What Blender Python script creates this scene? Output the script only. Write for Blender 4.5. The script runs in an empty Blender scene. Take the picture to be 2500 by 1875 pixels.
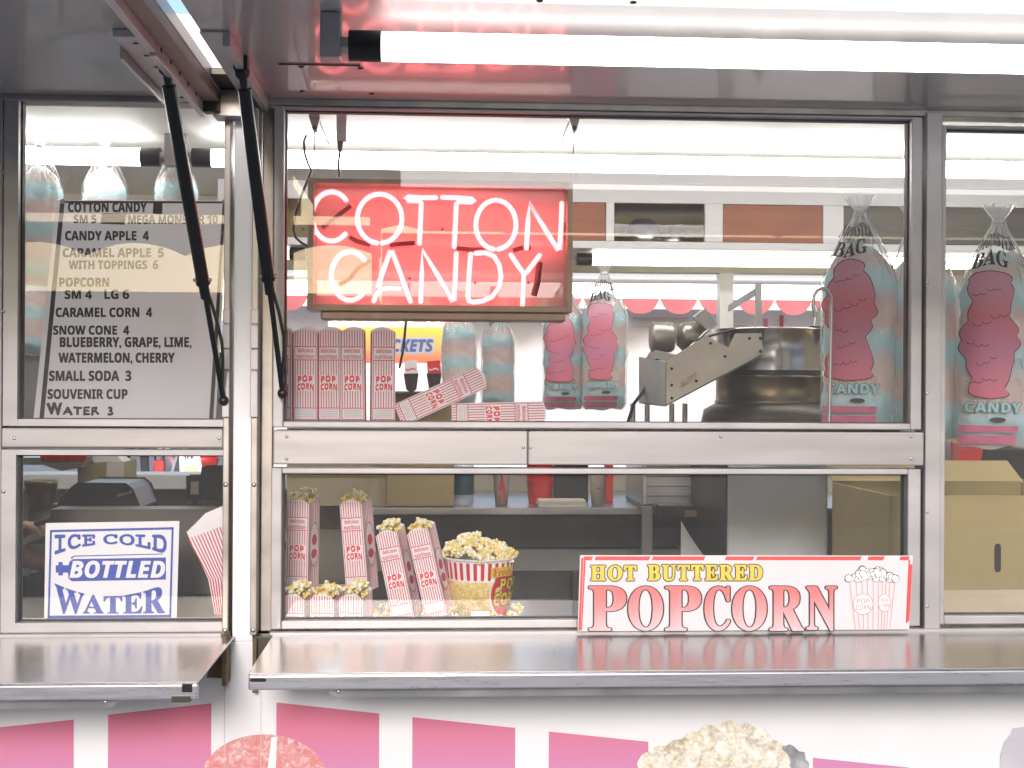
import bpy, bmesh, math, random
from mathutils import Vector, Matrix, noise
R = math.radians
S = bpy.context.scene
COL = S.collection
random.seed(7)

# ------------------------------------------------------------------ camera
FOC, TH, ROLL = 3300.0, R(3.4), 0.0053
CAM = Vector((0, -2.85, 1.65))
FW = Vector((math.sin(TH), math.cos(TH), 0)); RT = Vector((math.cos(TH), -math.sin(TH), 0)); UP = Vector((0, 0, 1))
cd = bpy.data.cameras.new('camera'); cam = bpy.data.objects.new('camera', cd); COL.objects.link(cam)
rc = (RT + ROLL * UP).normalized(); uc = (UP - ROLL * RT).normalized()
M = Matrix((rc, uc, -FW)).transposed().to_4x4(); M.translation = CAM
cam.matrix_world = M
cd.sensor_width = 36; cd.lens = 36 * FOC / 2500; cd.shift_y = 12.5 / 2500
cd.clip_start = 0.05; cd.clip_end = 2000
S.camera = cam

# ------------------------------------------------------------------ world, sun, exposure
SUN_EL, SUN_AZ = R(18.5), R(182)          # veiled sun over the viewer's head; the awnings keep the upper half in open shade
w = bpy.data.worlds.new('World'); S.world = w; w.use_nodes = True
nt = w.node_tree; bg = nt.nodes['Background']
sky = nt.nodes.new('ShaderNodeTexSky'); sky.sky_type = 'NISHITA'; sky.sun_disc = False
sky.sun_elevation = SUN_EL; sky.sun_rotation = SUN_AZ; sky.air_density = 1.0; sky.dust_density = 1.2
nt.links.new(sky.outputs[0], bg.inputs[0]); bg.inputs[1].default_value = 0.15
sl = bpy.data.lights.new('sun', 'SUN'); sl.energy = 1.75; sl.angle = R(12); sl.color = (1, .93, .93)
so = bpy.data.objects.new('sun', sl); COL.objects.link(so)
sd = Vector((math.sin(SUN_AZ) * math.cos(SUN_EL), math.cos(SUN_AZ) * math.cos(SUN_EL), math.sin(SUN_EL)))
so.rotation_euler = sd.to_track_quat('Z', 'Y').to_euler()
S.view_settings.view_transform = 'Standard'; S.view_settings.look = 'None'
S.view_settings.exposure = 0.58; S.view_settings.gamma = 1
cy = S.cycles
cy.transparent_max_bounces = 24; cy.max_bounces = 10; cy.glossy_bounces = 6; cy.diffuse_bounces = 5
cy.caustics_reflective = False; cy.caustics_refractive = False; cy.sample_clamp_indirect = 6
cy.use_denoising = True; cy.denoising_prefilter = 'ACCURATE'

# ------------------------------------------------------------------ picture -> place helpers (source pixels of the 2500 px photo)
def ray(u, v):
    dx, dy = u - 1250, v - 950
    return FW + (dx + ROLL * dy) / FOC * RT - (dy - ROLL * dx) / FOC * UP
def P(u, v, Y):
    d = ray(u, v); return CAM + d * ((Y - CAM.y) / d.y)
def PZ(u, v, z):
    d = ray(u, v); return CAM + d * ((z - CAM.z) / d.z)
def PL(p0, n):                                   # plane mapping
    def f(u, v, e=0):
        d = ray(u, v); p = CAM + d * ((p0 - CAM).dot(n) / d.dot(n)); return p - n * e
    return f
def PY(Y):
    return lambda u, v, e=0: P(u, v, Y - e)
def X(u, v=900, Y=0): return P(u, v, Y).x
def Z(v, u=1250, Y=0): return P(u, v, Y).z

# ------------------------------------------------------------------ materials
MATS = {}
def mat(name, col, rough=.5, metal=0, var=.06, vscale=12, bump=0, bscale=60, stretch=None, emit=None, es=0, trans=0, spec=.5, alpha=1, sheen=0):
    if name in MATS: return MATS[name]
    m = bpy.data.materials.new(name); m.use_nodes = True; t = m.node_tree; n = t.nodes; L = t.links
    b = n['Principled BSDF']; b.inputs['Roughness'].default_value = rough; b.inputs['Metallic'].default_value = metal
    b.inputs['Specular IOR Level'].default_value = spec; b.inputs['Alpha'].default_value = alpha
    c = (*col, 1)
    tc = n.new('ShaderNodeTexCoord'); mp = n.new('ShaderNodeMapping'); L.new(tc.outputs['Object'], mp.inputs[0])
    if stretch: mp.inputs['Scale'].default_value = stretch
    if var:
        nz = n.new('ShaderNodeTexNoise'); nz.inputs['Scale'].default_value = vscale; nz.inputs['Detail'].default_value = 5
        L.new(mp.outputs[0], nz.inputs['Vector'])
        rp = n.new('ShaderNodeValToRGB'); rp.color_ramp.elements[0].position = .3; rp.color_ramp.elements[1].position = .7
        rp.color_ramp.elements[0].color = tuple(x * (1 - var) for x in col) + (1,)
        rp.color_ramp.elements[1].color = tuple(min(1, x * (1 + var)) for x in col) + (1,)
        L.new(nz.outputs[0], rp.inputs[0]); L.new(rp.outputs[0], b.inputs['Base Color'])
        ma = n.new('ShaderNodeMapRange'); ma.inputs['To Min'].default_value = max(0, rough * .8); ma.inputs['To Max'].default_value = min(1, rough * 1.25)
        L.new(nz.outputs[0], ma.inputs[0]); L.new(ma.outputs[0], b.inputs['Roughness'])
    else: b.inputs['Base Color'].default_value = c
    if bump:
        n2 = n.new('ShaderNodeTexNoise'); n2.inputs['Scale'].default_value = bscale; n2.inputs['Detail'].default_value = 3
        L.new(mp.outputs[0], n2.inputs['Vector']); bp = n.new('ShaderNodeBump'); bp.inputs['Strength'].default_value = bump; bp.inputs['Distance'].default_value = .002
        L.new(n2.outputs[0], bp.inputs['Height']); L.new(bp.outputs[0], b.inputs['Normal'])
    if emit: b.inputs['Emission Color'].default_value = (*emit, 1); b.inputs['Emission Strength'].default_value = es
    MATS[name] = m; return m

def clear_mat(name, refl=1.0, rough=0.0, tint=(1, 1, 1), bump=0, bscale=20, haze=0):
    if name in MATS: return MATS[name]
    m = bpy.data.materials.new(name); m.use_nodes = True; t = m.node_tree; n = t.nodes; L = t.links
    n.remove(n['Principled BSDF']); o = n['Material Output']
    tr = n.new('ShaderNodeBsdfTransparent'); tr.inputs[0].default_value = (*tint, 1)
    gl = n.new('ShaderNodeBsdfGlossy'); gl.inputs['Roughness'].default_value = rough
    lw = n.new('ShaderNodeLayerWeight'); lw.inputs[0].default_value = .5; pw = n.new('ShaderNodeMath'); pw.operation = 'POWER'; pw.inputs[1].default_value = 5; L.new(lw.outputs['Facing'], pw.inputs[0])
    fr = n.new('ShaderNodeMath'); fr.operation = 'MULTIPLY_ADD'; fr.inputs[1].default_value = .96; fr.inputs[2].default_value = .04; L.new(pw.outputs[0], fr.inputs[0])
    mu = n.new('ShaderNodeMath'); mu.operation = 'MULTIPLY'; mu.inputs[1].default_value = refl; mu.use_clamp = True
    mx = n.new('ShaderNodeMixShader'); L.new(fr.outputs[0], mu.inputs[0]); L.new(mu.outputs[0], mx.inputs[0])
    L.new(tr.outputs[0], mx.inputs[1]); L.new(gl.outputs[0], mx.inputs[2])
    last = mx
    if haze:
        df = n.new('ShaderNodeBsdfTranslucent'); df.inputs[0].default_value = (.9, .9, .92, 1)
        d2 = n.new('ShaderNodeBsdfDiffuse'); d2.inputs[0].default_value = (.9, .9, .92, 1)
        a = n.new('ShaderNodeMixShader'); a.inputs[0].default_value = .6; L.new(df.outputs[0], a.inputs[1]); L.new(d2.outputs[0], a.inputs[2])
        h = n.new('ShaderNodeMixShader'); L.new(mx.outputs[0], h.inputs[1]); L.new(a.outputs[0], h.inputs[2]); h.inputs[0].default_value = haze
        last = h
    if bump:
        tc = n.new('ShaderNodeTexCoord'); n2 = n.new('ShaderNodeTexNoise'); n2.inputs['Scale'].default_value = bscale; n2.inputs['Detail'].default_value = 3
        mp = n.new('ShaderNodeMapping'); mp.inputs['Scale'].default_value = (1.6, 1.6, .5)
        L.new(tc.outputs['Object'], mp.inputs[0]); L.new(mp.outputs[0], n2.inputs['Vector'])
        bp = n.new('ShaderNodeBump'); bp.inputs['Strength'].default_value = bump; bp.inputs['Distance'].default_value = .01
        L.new(n2.outputs[0], bp.inputs['Height']); L.new(bp.outputs[0], gl.inputs['Normal'])
    L.new(last.outputs[0], o.inputs[0])
    MATS[name] = m; return m

def lamp_mat(name, col, s):
    if name in MATS: return MATS[name]
    m = bpy.data.materials.new(name); m.use_nodes = True; b = m.node_tree.nodes['Principled BSDF']
    b.inputs['Base Color'].default_value = (.9, .9, .9, 1); b.inputs['Emission Color'].default_value = (*col, 1); b.inputs['Emission Strength'].default_value = s
    MATS[name] = m; return m

def zramp(name, stops, axis='Z', rough=.6, nscale=0, namp=0, stretch=(1, 1, 1), glow_through=0):
    """colour that changes along an object's own axis (printed colour), optionally broken by noise"""
    m = bpy.data.materials.new(name); m.use_nodes = True; t = m.node_tree; n = t.nodes; L = t.links
    b = n['Principled BSDF']; b.inputs['Roughness'].default_value = rough
    tc = n.new('ShaderNodeTexCoord'); sx = n.new('ShaderNodeSeparateXYZ'); L.new(tc.outputs['Object'], sx.inputs[0])
    src = sx.outputs[axis]
    if namp:
        mp = n.new('ShaderNodeMapping'); mp.inputs['Scale'].default_value = stretch; L.new(tc.outputs['Object'], mp.inputs[0])
        nz = n.new('ShaderNodeTexNoise'); nz.inputs['Scale'].default_value = nscale; nz.inputs['Detail'].default_value = 4; L.new(mp.outputs[0], nz.inputs['Vector'])
        a = n.new('ShaderNodeMath'); a.operation = 'MULTIPLY_ADD'; a.inputs[1].default_value = namp; L.new(nz.outputs[0], a.inputs[0]); L.new(src, a.inputs[2]); src = a.outputs[0]
    lo, hi = stops[0][0], stops[-1][0]
    mr = n.new('ShaderNodeMapRange'); mr.inputs['From Min'].default_value = lo; mr.inputs['From Max'].default_value = hi; L.new(src, mr.inputs[0])
    rp = n.new('ShaderNodeValToRGB'); e = rp.color_ramp.elements
    while len(e) < len(stops): e.new(.5)
    for i, (p, c) in enumerate(stops): e[i].position = (p - lo) / (hi - lo)
    for i, (p, c) in enumerate(stops): e[i].color = (*c, 1)
    L.new(mr.outputs[0], rp.inputs[0]); L.new(rp.outputs[0], b.inputs['Base Color'])
    if glow_through:
        ts = n.new('ShaderNodeBsdfTranslucent'); L.new(rp.outputs[0], ts.inputs[0]); mx = n.new('ShaderNodeMixShader'); mx.inputs[0].default_value = glow_through
        L.new(b.outputs[0], mx.inputs[1]); L.new(ts.outputs[0], mx.inputs[2]); L.new(mx.outputs[0], n['Material Output'].inputs[0])
    MATS[name] = m; return m

alu = mat('satin_aluminium', (.46, .44, .44), .38, .3, .11, 7, .08, 60, stretch=(1, 1, 2))
alu_h = mat('satin_aluminium_rail', (.44, .415, .41), .33, .4, .06, 3, .04, 90, stretch=(1, 1, 14))
alu_dk = mat('worn_aluminium', (.42, .38, .34), .4, .6, .15, 14, .1, 60)
steel = mat('brushed_steel_top', (.52, .495, .49), .22, .8, .05, 30, .06, 30, stretch=(9, .5, 1))
steel_lip = mat('brushed_steel_lip', (.52, .51, .53), .28, .7, .06, 20, .05, 40, stretch=(.6, 1, 8))
kit = mat('kitchen_steel', (.46, .45, .43), .3, .9, .1, 10, .1, 20)
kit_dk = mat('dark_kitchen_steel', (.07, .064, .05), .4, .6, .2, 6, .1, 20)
def sheet_mat():
    m = bpy.data.materials.new('polished_awning_sheet'); m.use_nodes = True; t = m.node_tree; n = t.nodes; L = t.links; b = n['Principled BSDF']
    b.inputs['Base Color'].default_value = (.47, .455, .445, 1); b.inputs['Metallic'].default_value = .05; b.inputs['Roughness'].default_value = .42
    g = n.new('ShaderNodeBsdfGlossy'); g.inputs[0].default_value = (.74, .72, .70, 1)
    tc = n.new('ShaderNodeTexCoord'); mp = n.new('ShaderNodeMapping'); mp.inputs['Scale'].default_value = (7, .6, 1); L.new(tc.outputs['Object'], mp.inputs[0])
    nz = n.new('ShaderNodeTexNoise'); nz.inputs['Scale'].default_value = 3; nz.inputs['Detail'].default_value = 4; L.new(mp.outputs[0], nz.inputs[0])
    mr = n.new('ShaderNodeMapRange'); mr.inputs['To Min'].default_value = .015; mr.inputs['To Max'].default_value = .10; L.new(nz.outputs[0], mr.inputs[0]); L.new(mr.outputs[0], g.inputs['Roughness'])
    bp = n.new('ShaderNodeBump'); bp.inputs['Strength'].default_value = .04; bp.inputs['Distance'].default_value = .01; L.new(nz.outputs[0], bp.inputs['Height']); L.new(bp.outputs[0], g.inputs['Normal'])
    mx = n.new('ShaderNodeMixShader'); mx.inputs[0].default_value = .2; L.new(b.outputs[0], mx.inputs[1]); L.new(g.outputs[0], mx.inputs[2]); L.new(mx.outputs[0], n['Material Output'].inputs[0])
    return m
awnm = sheet_mat()
white = mat('white_trailer_skin', (.80, .79, .80), .38, 0, .02, 5, .03, 8)
trimw = mat('white_trim', (.70, .69, .69), .4, 0, .03, 9)
ceil = mat('white_ceiling_board', (.80, .79, .75), .6, 0, .03, 5)
inwall = mat('cream_inside_wall', (.55, .50, .40), .6, 0, .06, 5)
black = mat('black_plastic', (.012, .012, .013), .35, 0, .2, 20)
rubber = mat('black_strut', (.01, .01, .011), .3, 0, .2, 20, .1, 80)
ink = mat('dark_ink', (.035, .028, .024), .6, 0, .25, 60)
glass = clear_mat('window_glass', 1.0, haze=.03)  # pale haze mixed into the panes to lift the blacks behind them
paper = mat('white_paper_card', (.86, .85, .86), .55, 0, .025, 18)
kred = mat('popcorn_bag_red', (.62, .035, .06), .55, 0, .1, 60)
kred2 = mat('popcorn_lettering_red', (.78, .025, .03), .5, 0, .08, 60)
greyprint = mat('small_grey_print', (.45, .42, .46), .6, 0, .5, 400)
bagw = mat('popcorn_bag_white', (.84, .80, .81), .55, 0, .03, 20, .1, 30)
pcw = mat('popcorn_white', (.88, .83, .62), .7, 0, .1, 90, .3, 200)
pcy = mat('popcorn_yellow', (.84, .66, .20), .65, 0, .2, 90, .3, 200)
pcb = mat('popcorn_hull', (.40, .17, .03), .6, 0, .3, 90)
blue = mat('sign_blue', (.035, .075, .42), .5, 0, .12, 40)
yel = mat('sign_yellow', (.68, .52, .04), .5, 0, .12, 30)
card = mat('brown_cardboard', (.34, .27, .125), .75, 0, .07, 7, .1, 150)
card_in = mat('cardboard_edge', (.34, .25, .13), .8, 0, .1, 20)
redp = mat('red_paint', (.60, .03, .03), .4, 0, .1, 20)
cab_brown = mat('red_brown_panel', (.33, .12, .06), .6, 0, .1, 6)
skin = mat('skin', (.50, .25, .15), .5, 0, .1, 40)
gold = mat('kettle_brass', (.17, .135, .08), .3, 1, .6, 9, .2, 15)
rust = mat('rusty_steel', (.20, .14, .08), .7, .4, .4, 30, .3, 60)

# ------------------------------------------------------------------ mesh builder
class MB:
    def __init__(s): s.v = []; s.f = []; s.mi = []; s.m = []; s.sm = []
    def mid(s, m):
        if m not in s.m: s.m.append(m)
        return s.m.index(m)
    def add(s, vs, fs, m, smooth=False):
        o = len(s.v); k = s.mid(m); s.v += [Vector(x) for x in vs]
        for f in fs: s.f.append([i + o for i in f]); s.mi.append(k); s.sm.append(smooth)
    def box(s, x0, x1, y0, y1, z0, z1, m):
        s.add([(x, y, z) for z in (z0, z1) for y in (y0, y1) for x in (x0, x1)],
              [(0, 2, 3, 1), (4, 5, 7, 6), (0, 1, 5, 4), (2, 6, 7, 3), (0, 4, 6, 2), (1, 3, 7, 5)], m)
    def slab(s, quad, n, t, m):            # a flat polygon given thickness t along n
        k = len(quad); a = [Vector(q) for q in quad]; b = [q + Vector(n) * t for q in a]
        s.add(a + b, [list(range(k)), list(range(2 * k - 1, k - 1, -1))] + [(i, (i + 1) % k, k + (i + 1) % k, k + i) for i in range(k)], m)
    def poly(s, pts, m): s.add(pts, [list(range(len(pts)))], m)
    def tube(s, pts, r, m, n=10, cap=True):
        pts = [Vector(p) for p in pts]; rs = r if isinstance(r, (list, tuple)) else [r] * len(pts)
        vs = []; fs = []; ref = None
        for i, p in enumerate(pts):
            d = (pts[min(i + 1, len(pts) - 1)] - pts[max(i - 1, 0)]).normalized()
            if ref is None: ref = Vector((0, 0, 1)) if abs(d.z) < .9 else Vector((1, 0, 0))
            a = d.cross(ref).normalized(); b = a.cross(d).normalized(); ref = b
            for k in range(n):
                t = 2 * math.pi * k / n; vs.append(p + (a * math.cos(t) + b * math.sin(t)) * rs[i])
        for i in range(len(pts) - 1):
            for k in range(n): fs.append((i * n + k, i * n + (k + 1) % n, (i + 1) * n + (k + 1) % n, (i + 1) * n + k))
        s.add(vs, fs, m, True)
        if cap:
            s.add(vs[:n], [list(range(n))[::-1]], m); s.add(vs[-n:], [list(range(n))], m)
    def lathe(s, prof, c, m, n=32, axis='Z', sy=1):
        c = Vector(c); vs = []
        for r, h in prof:
            for k in range(n):
                t = 2 * math.pi * k / n
                q = Vector((r * math.cos(t), r * math.sin(t) * sy, h))
                if axis == 'X': q = Vector((q.z, q.x, q.y))
                if axis == 'Y': q = Vector((q.x, q.z, q.y))
                vs.append(c + q)
        fs = [(i * n + k, i * n + (k + 1) % n, (i + 1) * n + (k + 1) % n, (i + 1) * n + k) for i in range(len(prof) - 1) for k in range(n)]
        s.add(vs, fs, m, True)
    def ball(s, c, r, m, sub=2, amp=0, seed=0, sc=(1, 1, 1), fr=1.5):
        bm = bmesh.new(); bmesh.ops.create_icosphere(bm, subdivisions=sub, radius=1)
        vs = []
        for v in bm.verts:
            k = 1 + amp * noise.noise(v.co * fr + Vector((seed * 3.1, seed * 1.7, seed)))
            vs.append(Vector(c) + Vector((v.co.x * sc[0], v.co.y * sc[1], v.co.z * sc[2])) * r * k)
        s.add(vs, [[v.index for v in f.verts] for f in bm.faces], m, True); bm.free()
    def xform(s, mtx):
        s.v = [mtx @ v for v in s.v]; return s
    def build(s, name, parent=None, bev=0, local=False):
        me = bpy.data.meshes.new(name); off = Vector((0, 0, 0))
        if parent is not None and not local:
            q = parent
            while q is not None: off += q.location; q = q.parent
        me.from_pydata([v - off for v in s.v], [], s.f); me.polygons.foreach_set('material_index', s.mi); me.polygons.foreach_set('use_smooth', s.sm)
        for m in s.m: me.materials.append(m)
        me.update(); o = bpy.data.objects.new(name, me); COL.objects.link(o)
        if parent is not None: o.parent = parent
        if bev:
            md = o.modifiers.new('bevel', 'BEVEL'); md.width = bev; md.segments = 2; md.limit_method = 'ANGLE'; md.angle_limit = R(40)
        return o

def thing(name, label, cat, loc=(0, 0, 0), group=None, rot=(0, 0, 0)):
    o = bpy.data.objects.new(name, None); COL.objects.link(o); o.location = loc; o.rotation_euler = rot; o.empty_display_size = .05
    return tag(o, label, cat, group)
def tag(o, label, cat, group=None):
    o['label'] = label; o['category'] = cat
    if group: o['group'] = group
    return o
def copy_tree(o, parent=None):
    c = o.copy(); COL.objects.link(c)
    if parent is not None: c.parent = parent
    for ch in [x for x in bpy.data.objects if x.parent == o]: copy_tree(ch, c)
    return c

# ------------------------------------------------------------------ lettering (built-in font only)
def style(s, b, d):
    return ''.join(chr(b + ord(c) - 65) if 'A' <= c <= 'Z' else chr(b + 26 + ord(c) - 97) if 'a' <= c <= 'z' else chr(d + ord(c) - 48) if ('0' <= c <= '9' and d) else c for c in s)
STY = dict(serif=(0x1D400, 0x1D7CE), sans=(0x1D5D4, 0x1D7EC), italic=(0x1D63C, 0), mono=(0x1D670, 0x1D7F6), plain=None)
TC = {}
def glyphs(s, st, off=0, sp=1.0, lines=1.0):
    k = (s, st, off, sp)
    if k in TC: return TC[k]
    c = bpy.data.curves.new('t', 'FONT'); c.body = s if STY[st] is None else style(s, *STY[st]); c.offset = off; c.space_character = sp; c.resolution_u = 4
    o = bpy.data.objects.new('t', c); COL.objects.link(o); dg = bpy.context.evaluated_depsgraph_get(); dg.update()
    me = bpy.data.meshes.new_from_object(o.evaluated_get(dg)); vs = [v.co.copy() for v in me.vertices]; fs = [list(p.vertices) for p in me.polygons]
    bpy.data.objects.remove(o); bpy.data.curves.remove(c); bpy.data.meshes.remove(me)
    TC[k] = (vs, fs); return vs, fs
def txt(mb, s, box, f, m, st='sans', fat=0, sp=1.0, e=.0006, warp=None, grow=0, k=0, fy=1.0):
    """lettering s fitted to box (u0, v0, u1, v1) of the mapping f(u, v, e); fat thickens the strokes (share of the height), grow reserves room"""
    vs, fs = glyphs(s, st, 0, sp)
    x0 = min(v.x for v in vs); x1 = max(v.x for v in vs); y0 = min(v.y for v in vs); y1 = max(v.y for v in vs)
    h = (box[3] - box[1]); sg = 1 if box[2] > box[0] else -1; g = max(grow, 0) * abs(h)
    fx = fat * abs(h); fyy = fat * h * fy
    if box[3] > box[1] and abs(h) > 5 or True:
        u0, v0, u1, v1 = box[0] + sg * g, box[1] + g * fy * (1 if h > 0 else -1), box[2] - sg * g, box[3] - g * fy * (1 if h > 0 else -1)
    n = (k or 8) if fat else 1
    for i in range(n):
        t = 2 * math.pi * (i + .5) / n; du, dv = (fx * math.cos(t), fyy * math.sin(t)) if fat else (0, 0); out = []
        for q in vs:
            a = (q.x - x0) / (x1 - x0); b = (y1 - q.y) / (y1 - y0)
            u = u0 + a * (u1 - u0) + du; v = v0 + b * (v1 - v0) + dv
            if warp: u, v = warp(u, v, a, b)
            out.append(f(u, v, e + i * .00003))
        mb.add(out, fs, m)
def quad(mb, f, u0, v0, u1, v1, m, e=.0004): mb.poly([f(u0, v0, e), f(u1, v0, e), f(u1, v1, e), f(u0, v1, e)], m)
def ring(mb, f, cu, cv, ru, rv, wd, m, e=.0006, n=40, a0=0, a1=360):
    k = n; pts = [];
    for i in range(k + 1):
        t = R(a0 + (a1 - a0) * i / k); pts.append((math.cos(t), math.sin(t)))
    for i in range(k):
        (a, b), (c, d) = pts[i], pts[i + 1]
        mb.poly([f(cu + a * ru, cv + b * rv, e), f(cu + c * ru, cv + d * rv, e), f(cu + c * (ru - wd), cv + d * (rv - wd), e), f(cu + a * (ru - wd), cv + b * (rv - wd), e)], m)
def disc(mb, f, cu, cv, ru, rv, m, e=.0005, n=36): mb.poly([f(cu + math.cos(2 * math.pi * i / n) * ru, cv + math.sin(2 * math.pi * i / n) * rv, e) for i in range(n)], m)

# ------------------------------------------------------------------ ground
g = MB(); g.add([(-300, -300, 0), (300, -300, 0), (300, 300, 0), (-300, 300, 0)], [(0, 1, 2, 3)], mat('pale_asphalt', (.40, .39, .385), .85, 0, .25, 3, .4, 80))
o = g.build('ground'); o['kind'] = 'structure'; o['label'] = 'grey asphalt fairground lot'; 

# ------------------------------------------------------------------ the trailer
XA, XB, XC = -2.0, 2.3, 2.4            # trailer ends
T = thing('concession_trailer', 'white concession trailer with aluminium windows, steel counters and raised awnings', 'food trailer', (0, 0, .35))
ZT = 2.248                             # awning underside
ZH = 2.262
WY = -.045                             # outer skin

def stripes_mat():
    return zramp('pink_printed_stripe', [(-.62, (.52, .09, .30)), (-.36, (.60, .115, .27)), (-.245, (.66, .10, .15))], 'Z', .45, 6, .015)
skinp = MB()
skinp.box(-2.0, 2.4, WY, .0, .38, 1.128, white)
skinp.box(X(570, 900, WY), X(620, 900, WY), WY, .02, 1.128, 2.42, white)          # strip between the two bays
wall = skinp.build('wall_panel', T, .002)
# printed graphics on the lower panel
YG = WY - .0012
f = PY(YG)
sm = zramp('pink_printed_stripe', [(.30, (.57, .25, .50)), (.50, (.60, .24, .43)), (.575, (.64, .20, .32)), (.62, (.65, .17, .26))], 'Z', .45)
for (u0, va, u1, vb) in [(-120, 1788, 180, 1757), (264, 1745, 516, 1717), (675, 1715, 926, 1742), (1007, 1751, 1258, 1777), (1340, 1786, 1583, 1811), (1985, 1850, 2220, 1874)]:
    a, b = f(u0, va), f(u1, vb)
    q = MB(); q.poly([a, b, (b.x, YG, .5), (a.x, YG, .5)], sm); q.build('stripe_graphic', wall)
def printed_popcorn(name, cells, cols, scale, seedv):
    m = bpy.data.materials.new(name); m.use_nodes = True; t = m.node_tree; n = t.nodes; L = t.links; b = n['Principled BSDF']; b.inputs['Roughness'].default_value = .5
    tc = n.new('ShaderNodeTexCoord'); nz = n.new('ShaderNodeTexNoise'); nz.inputs['Scale'].default_value = scale * 1.5; nz.inputs['Detail'].default_value = 8; L.new(tc.outputs['Object'], nz.inputs['Vector'])
    mx = n.new('ShaderNodeMixRGB'); mx.inputs[0].default_value = .06; L.new(tc.outputs['Object'], mx.inputs[1]); L.new(nz.outputs['Color'], mx.inputs[2])
    vo = n.new('ShaderNodeTexVoronoi'); vo.inputs['Scale'].default_value = scale; L.new(mx.outputs[0], vo.inputs['Vector'])
    rp = n.new('ShaderNodeValToRGB'); e = rp.color_ramp.elements; e[0].position = 0; e[0].color = (*cols[0], 1); e[1].position = 1; e[1].color = (*cols[3], 1)
    for p, c in ((.3, cols[1]), (.62, cols[2])): k = e.new(p); k.color = (*c, 1)
    L.new(vo.outputs['Distance'], rp.inputs[0])
    n2 = n.new('ShaderNodeTexNoise'); n2.inputs['Scale'].default_value = scale * 1.1; L.new(tc.outputs['Object'], n2.inputs['Vector'])
    r2 = n.new('ShaderNodeValToRGB'); r2.color_ramp.elements[0].position = .4; r2.color_ramp.elements[1].position = .72
    r2.color_ramp.elements[0].color = (1, 1, 1, 1); r2.color_ramp.elements[1].color = (*cols[4], 1); L.new(n2.outputs[0], r2.inputs[0])
    mm = n.new('ShaderNodeMixRGB'); mm.blend_type = 'MULTIPLY'; mm.inputs[0].default_value = .9; L.new(rp.outputs[0], mm.inputs[1]); L.new(r2.outputs[0], mm.inputs[2])
    L.new(mm.outputs[0], b.inputs['Base Color']); MATS[name] = m; return m
def blob(pts, amp, step, seed):
    """closed outline through (u, v) points with a bumpy edge, ending at a straight bottom"""
    out = []
    for i in range(len(pts) - 1):
        (a, b), (c, d) = pts[i], pts[i + 1]; k = max(2, int(math.hypot(c - a, d - b) / step))
        for j in range(k):
            t = j / k; h = amp * abs(math.sin((i * 7 + t * math.hypot(c - a, d - b) / 17.0))) + amp * .8 * noise.noise(Vector(((a + (c - a) * t) * .03, seed, 0)))
            dx, dy = c - a, d - b; l = math.hypot(dx, dy); out.append((a + dx * t + dy / l * h, b + dy * t - dx / l * h))
    out.append(pts[-1]); return out
q = MB(); pp = printed_popcorn('printed_popcorn', 0, [(.90, .89, .85), (.86, .83, .75), (.72, .67, .56), (.36, .29, .21), (.86, .80, .64)], 46, 3)
q.poly([f(u, v, .0012) for u, v in blob([(1560, 1990), (1562, 1860), (1600, 1832), (1650, 1812), (1700, 1788), (1760, 1770), (1815, 1768), (1870, 1792), (1905, 1820), (1925, 1868), (1935, 1990)], 9, 5, 1)], pp)
pg = printed_popcorn('printed_grey_popcorn', 0, [(.55, .55, .57), (.48, .48, .50), (.36, .36, .38), (.2, .2, .2), (.8, .8, .8)], 24, 5)
q.poly([f(u, v, .0006) for u, v in blob([(1890, 1990), (1890, 1830), (1925, 1822), (1960, 1838), (1974, 1870), (1978, 1990)], 6, 5, 2)], pg)
q.build('popcorn_graphic', wall)
q = MB(); q.poly([f(u, v, .0006) for u, v in [(2440, 1990), (2442, 1845), (2452, 1812), (2470, 1790), (2472, 1778), (2520, 1772), (2600, 1780), (2600, 1990)]], mat('grey_print', (.52, .51, .55), .5, 0, .06, 14))
q.build('grey_graphic', wall)
q = MB(); sc_m = printed_popcorn('printed_snow_cone', 0, [(.80, .72, .72), (.74, .42, .40), (.66, .26, .25), (.80, .70, .72), (.95, .62, .62)], 42, 8)
q.poly([f(645 + 155 * math.cos(t), 1905 - 112 * math.sin(t), .0006) for t in [math.pi * i / 40 for i in range(41)]], sc_m)
q.poly([f(663, 1800, .0012), f(676, 1800, .0012), f(668, 1990, .0012), f(640, 1990, .0012)], paper)
q.build('snow_cone_graphic', wall)
for u in (548, 637):
    q = MB(); q.box(X(u, 1780, YG) - .0006, X(u, 1780, YG) + .0006, WY - .0022, WY - .0002, .4, 1.10, mat('seam_grey', (.55, .54, .56), .6, 0, 0)); q.build('panel_seam', wall)
q = MB(); q.box(X(1143, 1780, YG) - .0008, X(1143, 1780, YG) + .0008, WY - .0026, WY - .0002, .4, .86, mat('seam_red', (.62, .12, .16), .6, 0, 0))
q.build('panel_seam', wall)

# posts, header, rails
q = MB(); q.box(-2.0, X(15), -.03, .03, 1.135, 2.36, alu); q.build('post', T, .003)
q = MB(); q.box(X(2245), X(2283), -.038, .03, 1.135, ZT - .004, alu); q.build('post', T, .003)
q = MB(); q.box(-2.0, 2.4, -.035, .03, ZT + .012, 2.42, alu_dk)
q.box(-2.0, X(569), -.028, .028, 2.236, ZT + .0115, alu_dk); q.box(X(622), 2.4, -.028, .028, 2.236, ZT + .0115, alu_dk)
q.build('header', T, .002)
q = MB(); q.box(X(672), X(1286.5), -.034, .024, Z(1133), Z(1051), alu_h); q.box(X(1287.5), X(2243), -.034, .024, Z(1133), Z(1051), alu_h)
q.build('middle_rail', T, .003)
q = MB(); q.box(X(17), X(552), -.034, .024, Z(1094), Z(1048), alu_h); q.build('middle_rail', T, .003)

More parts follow.
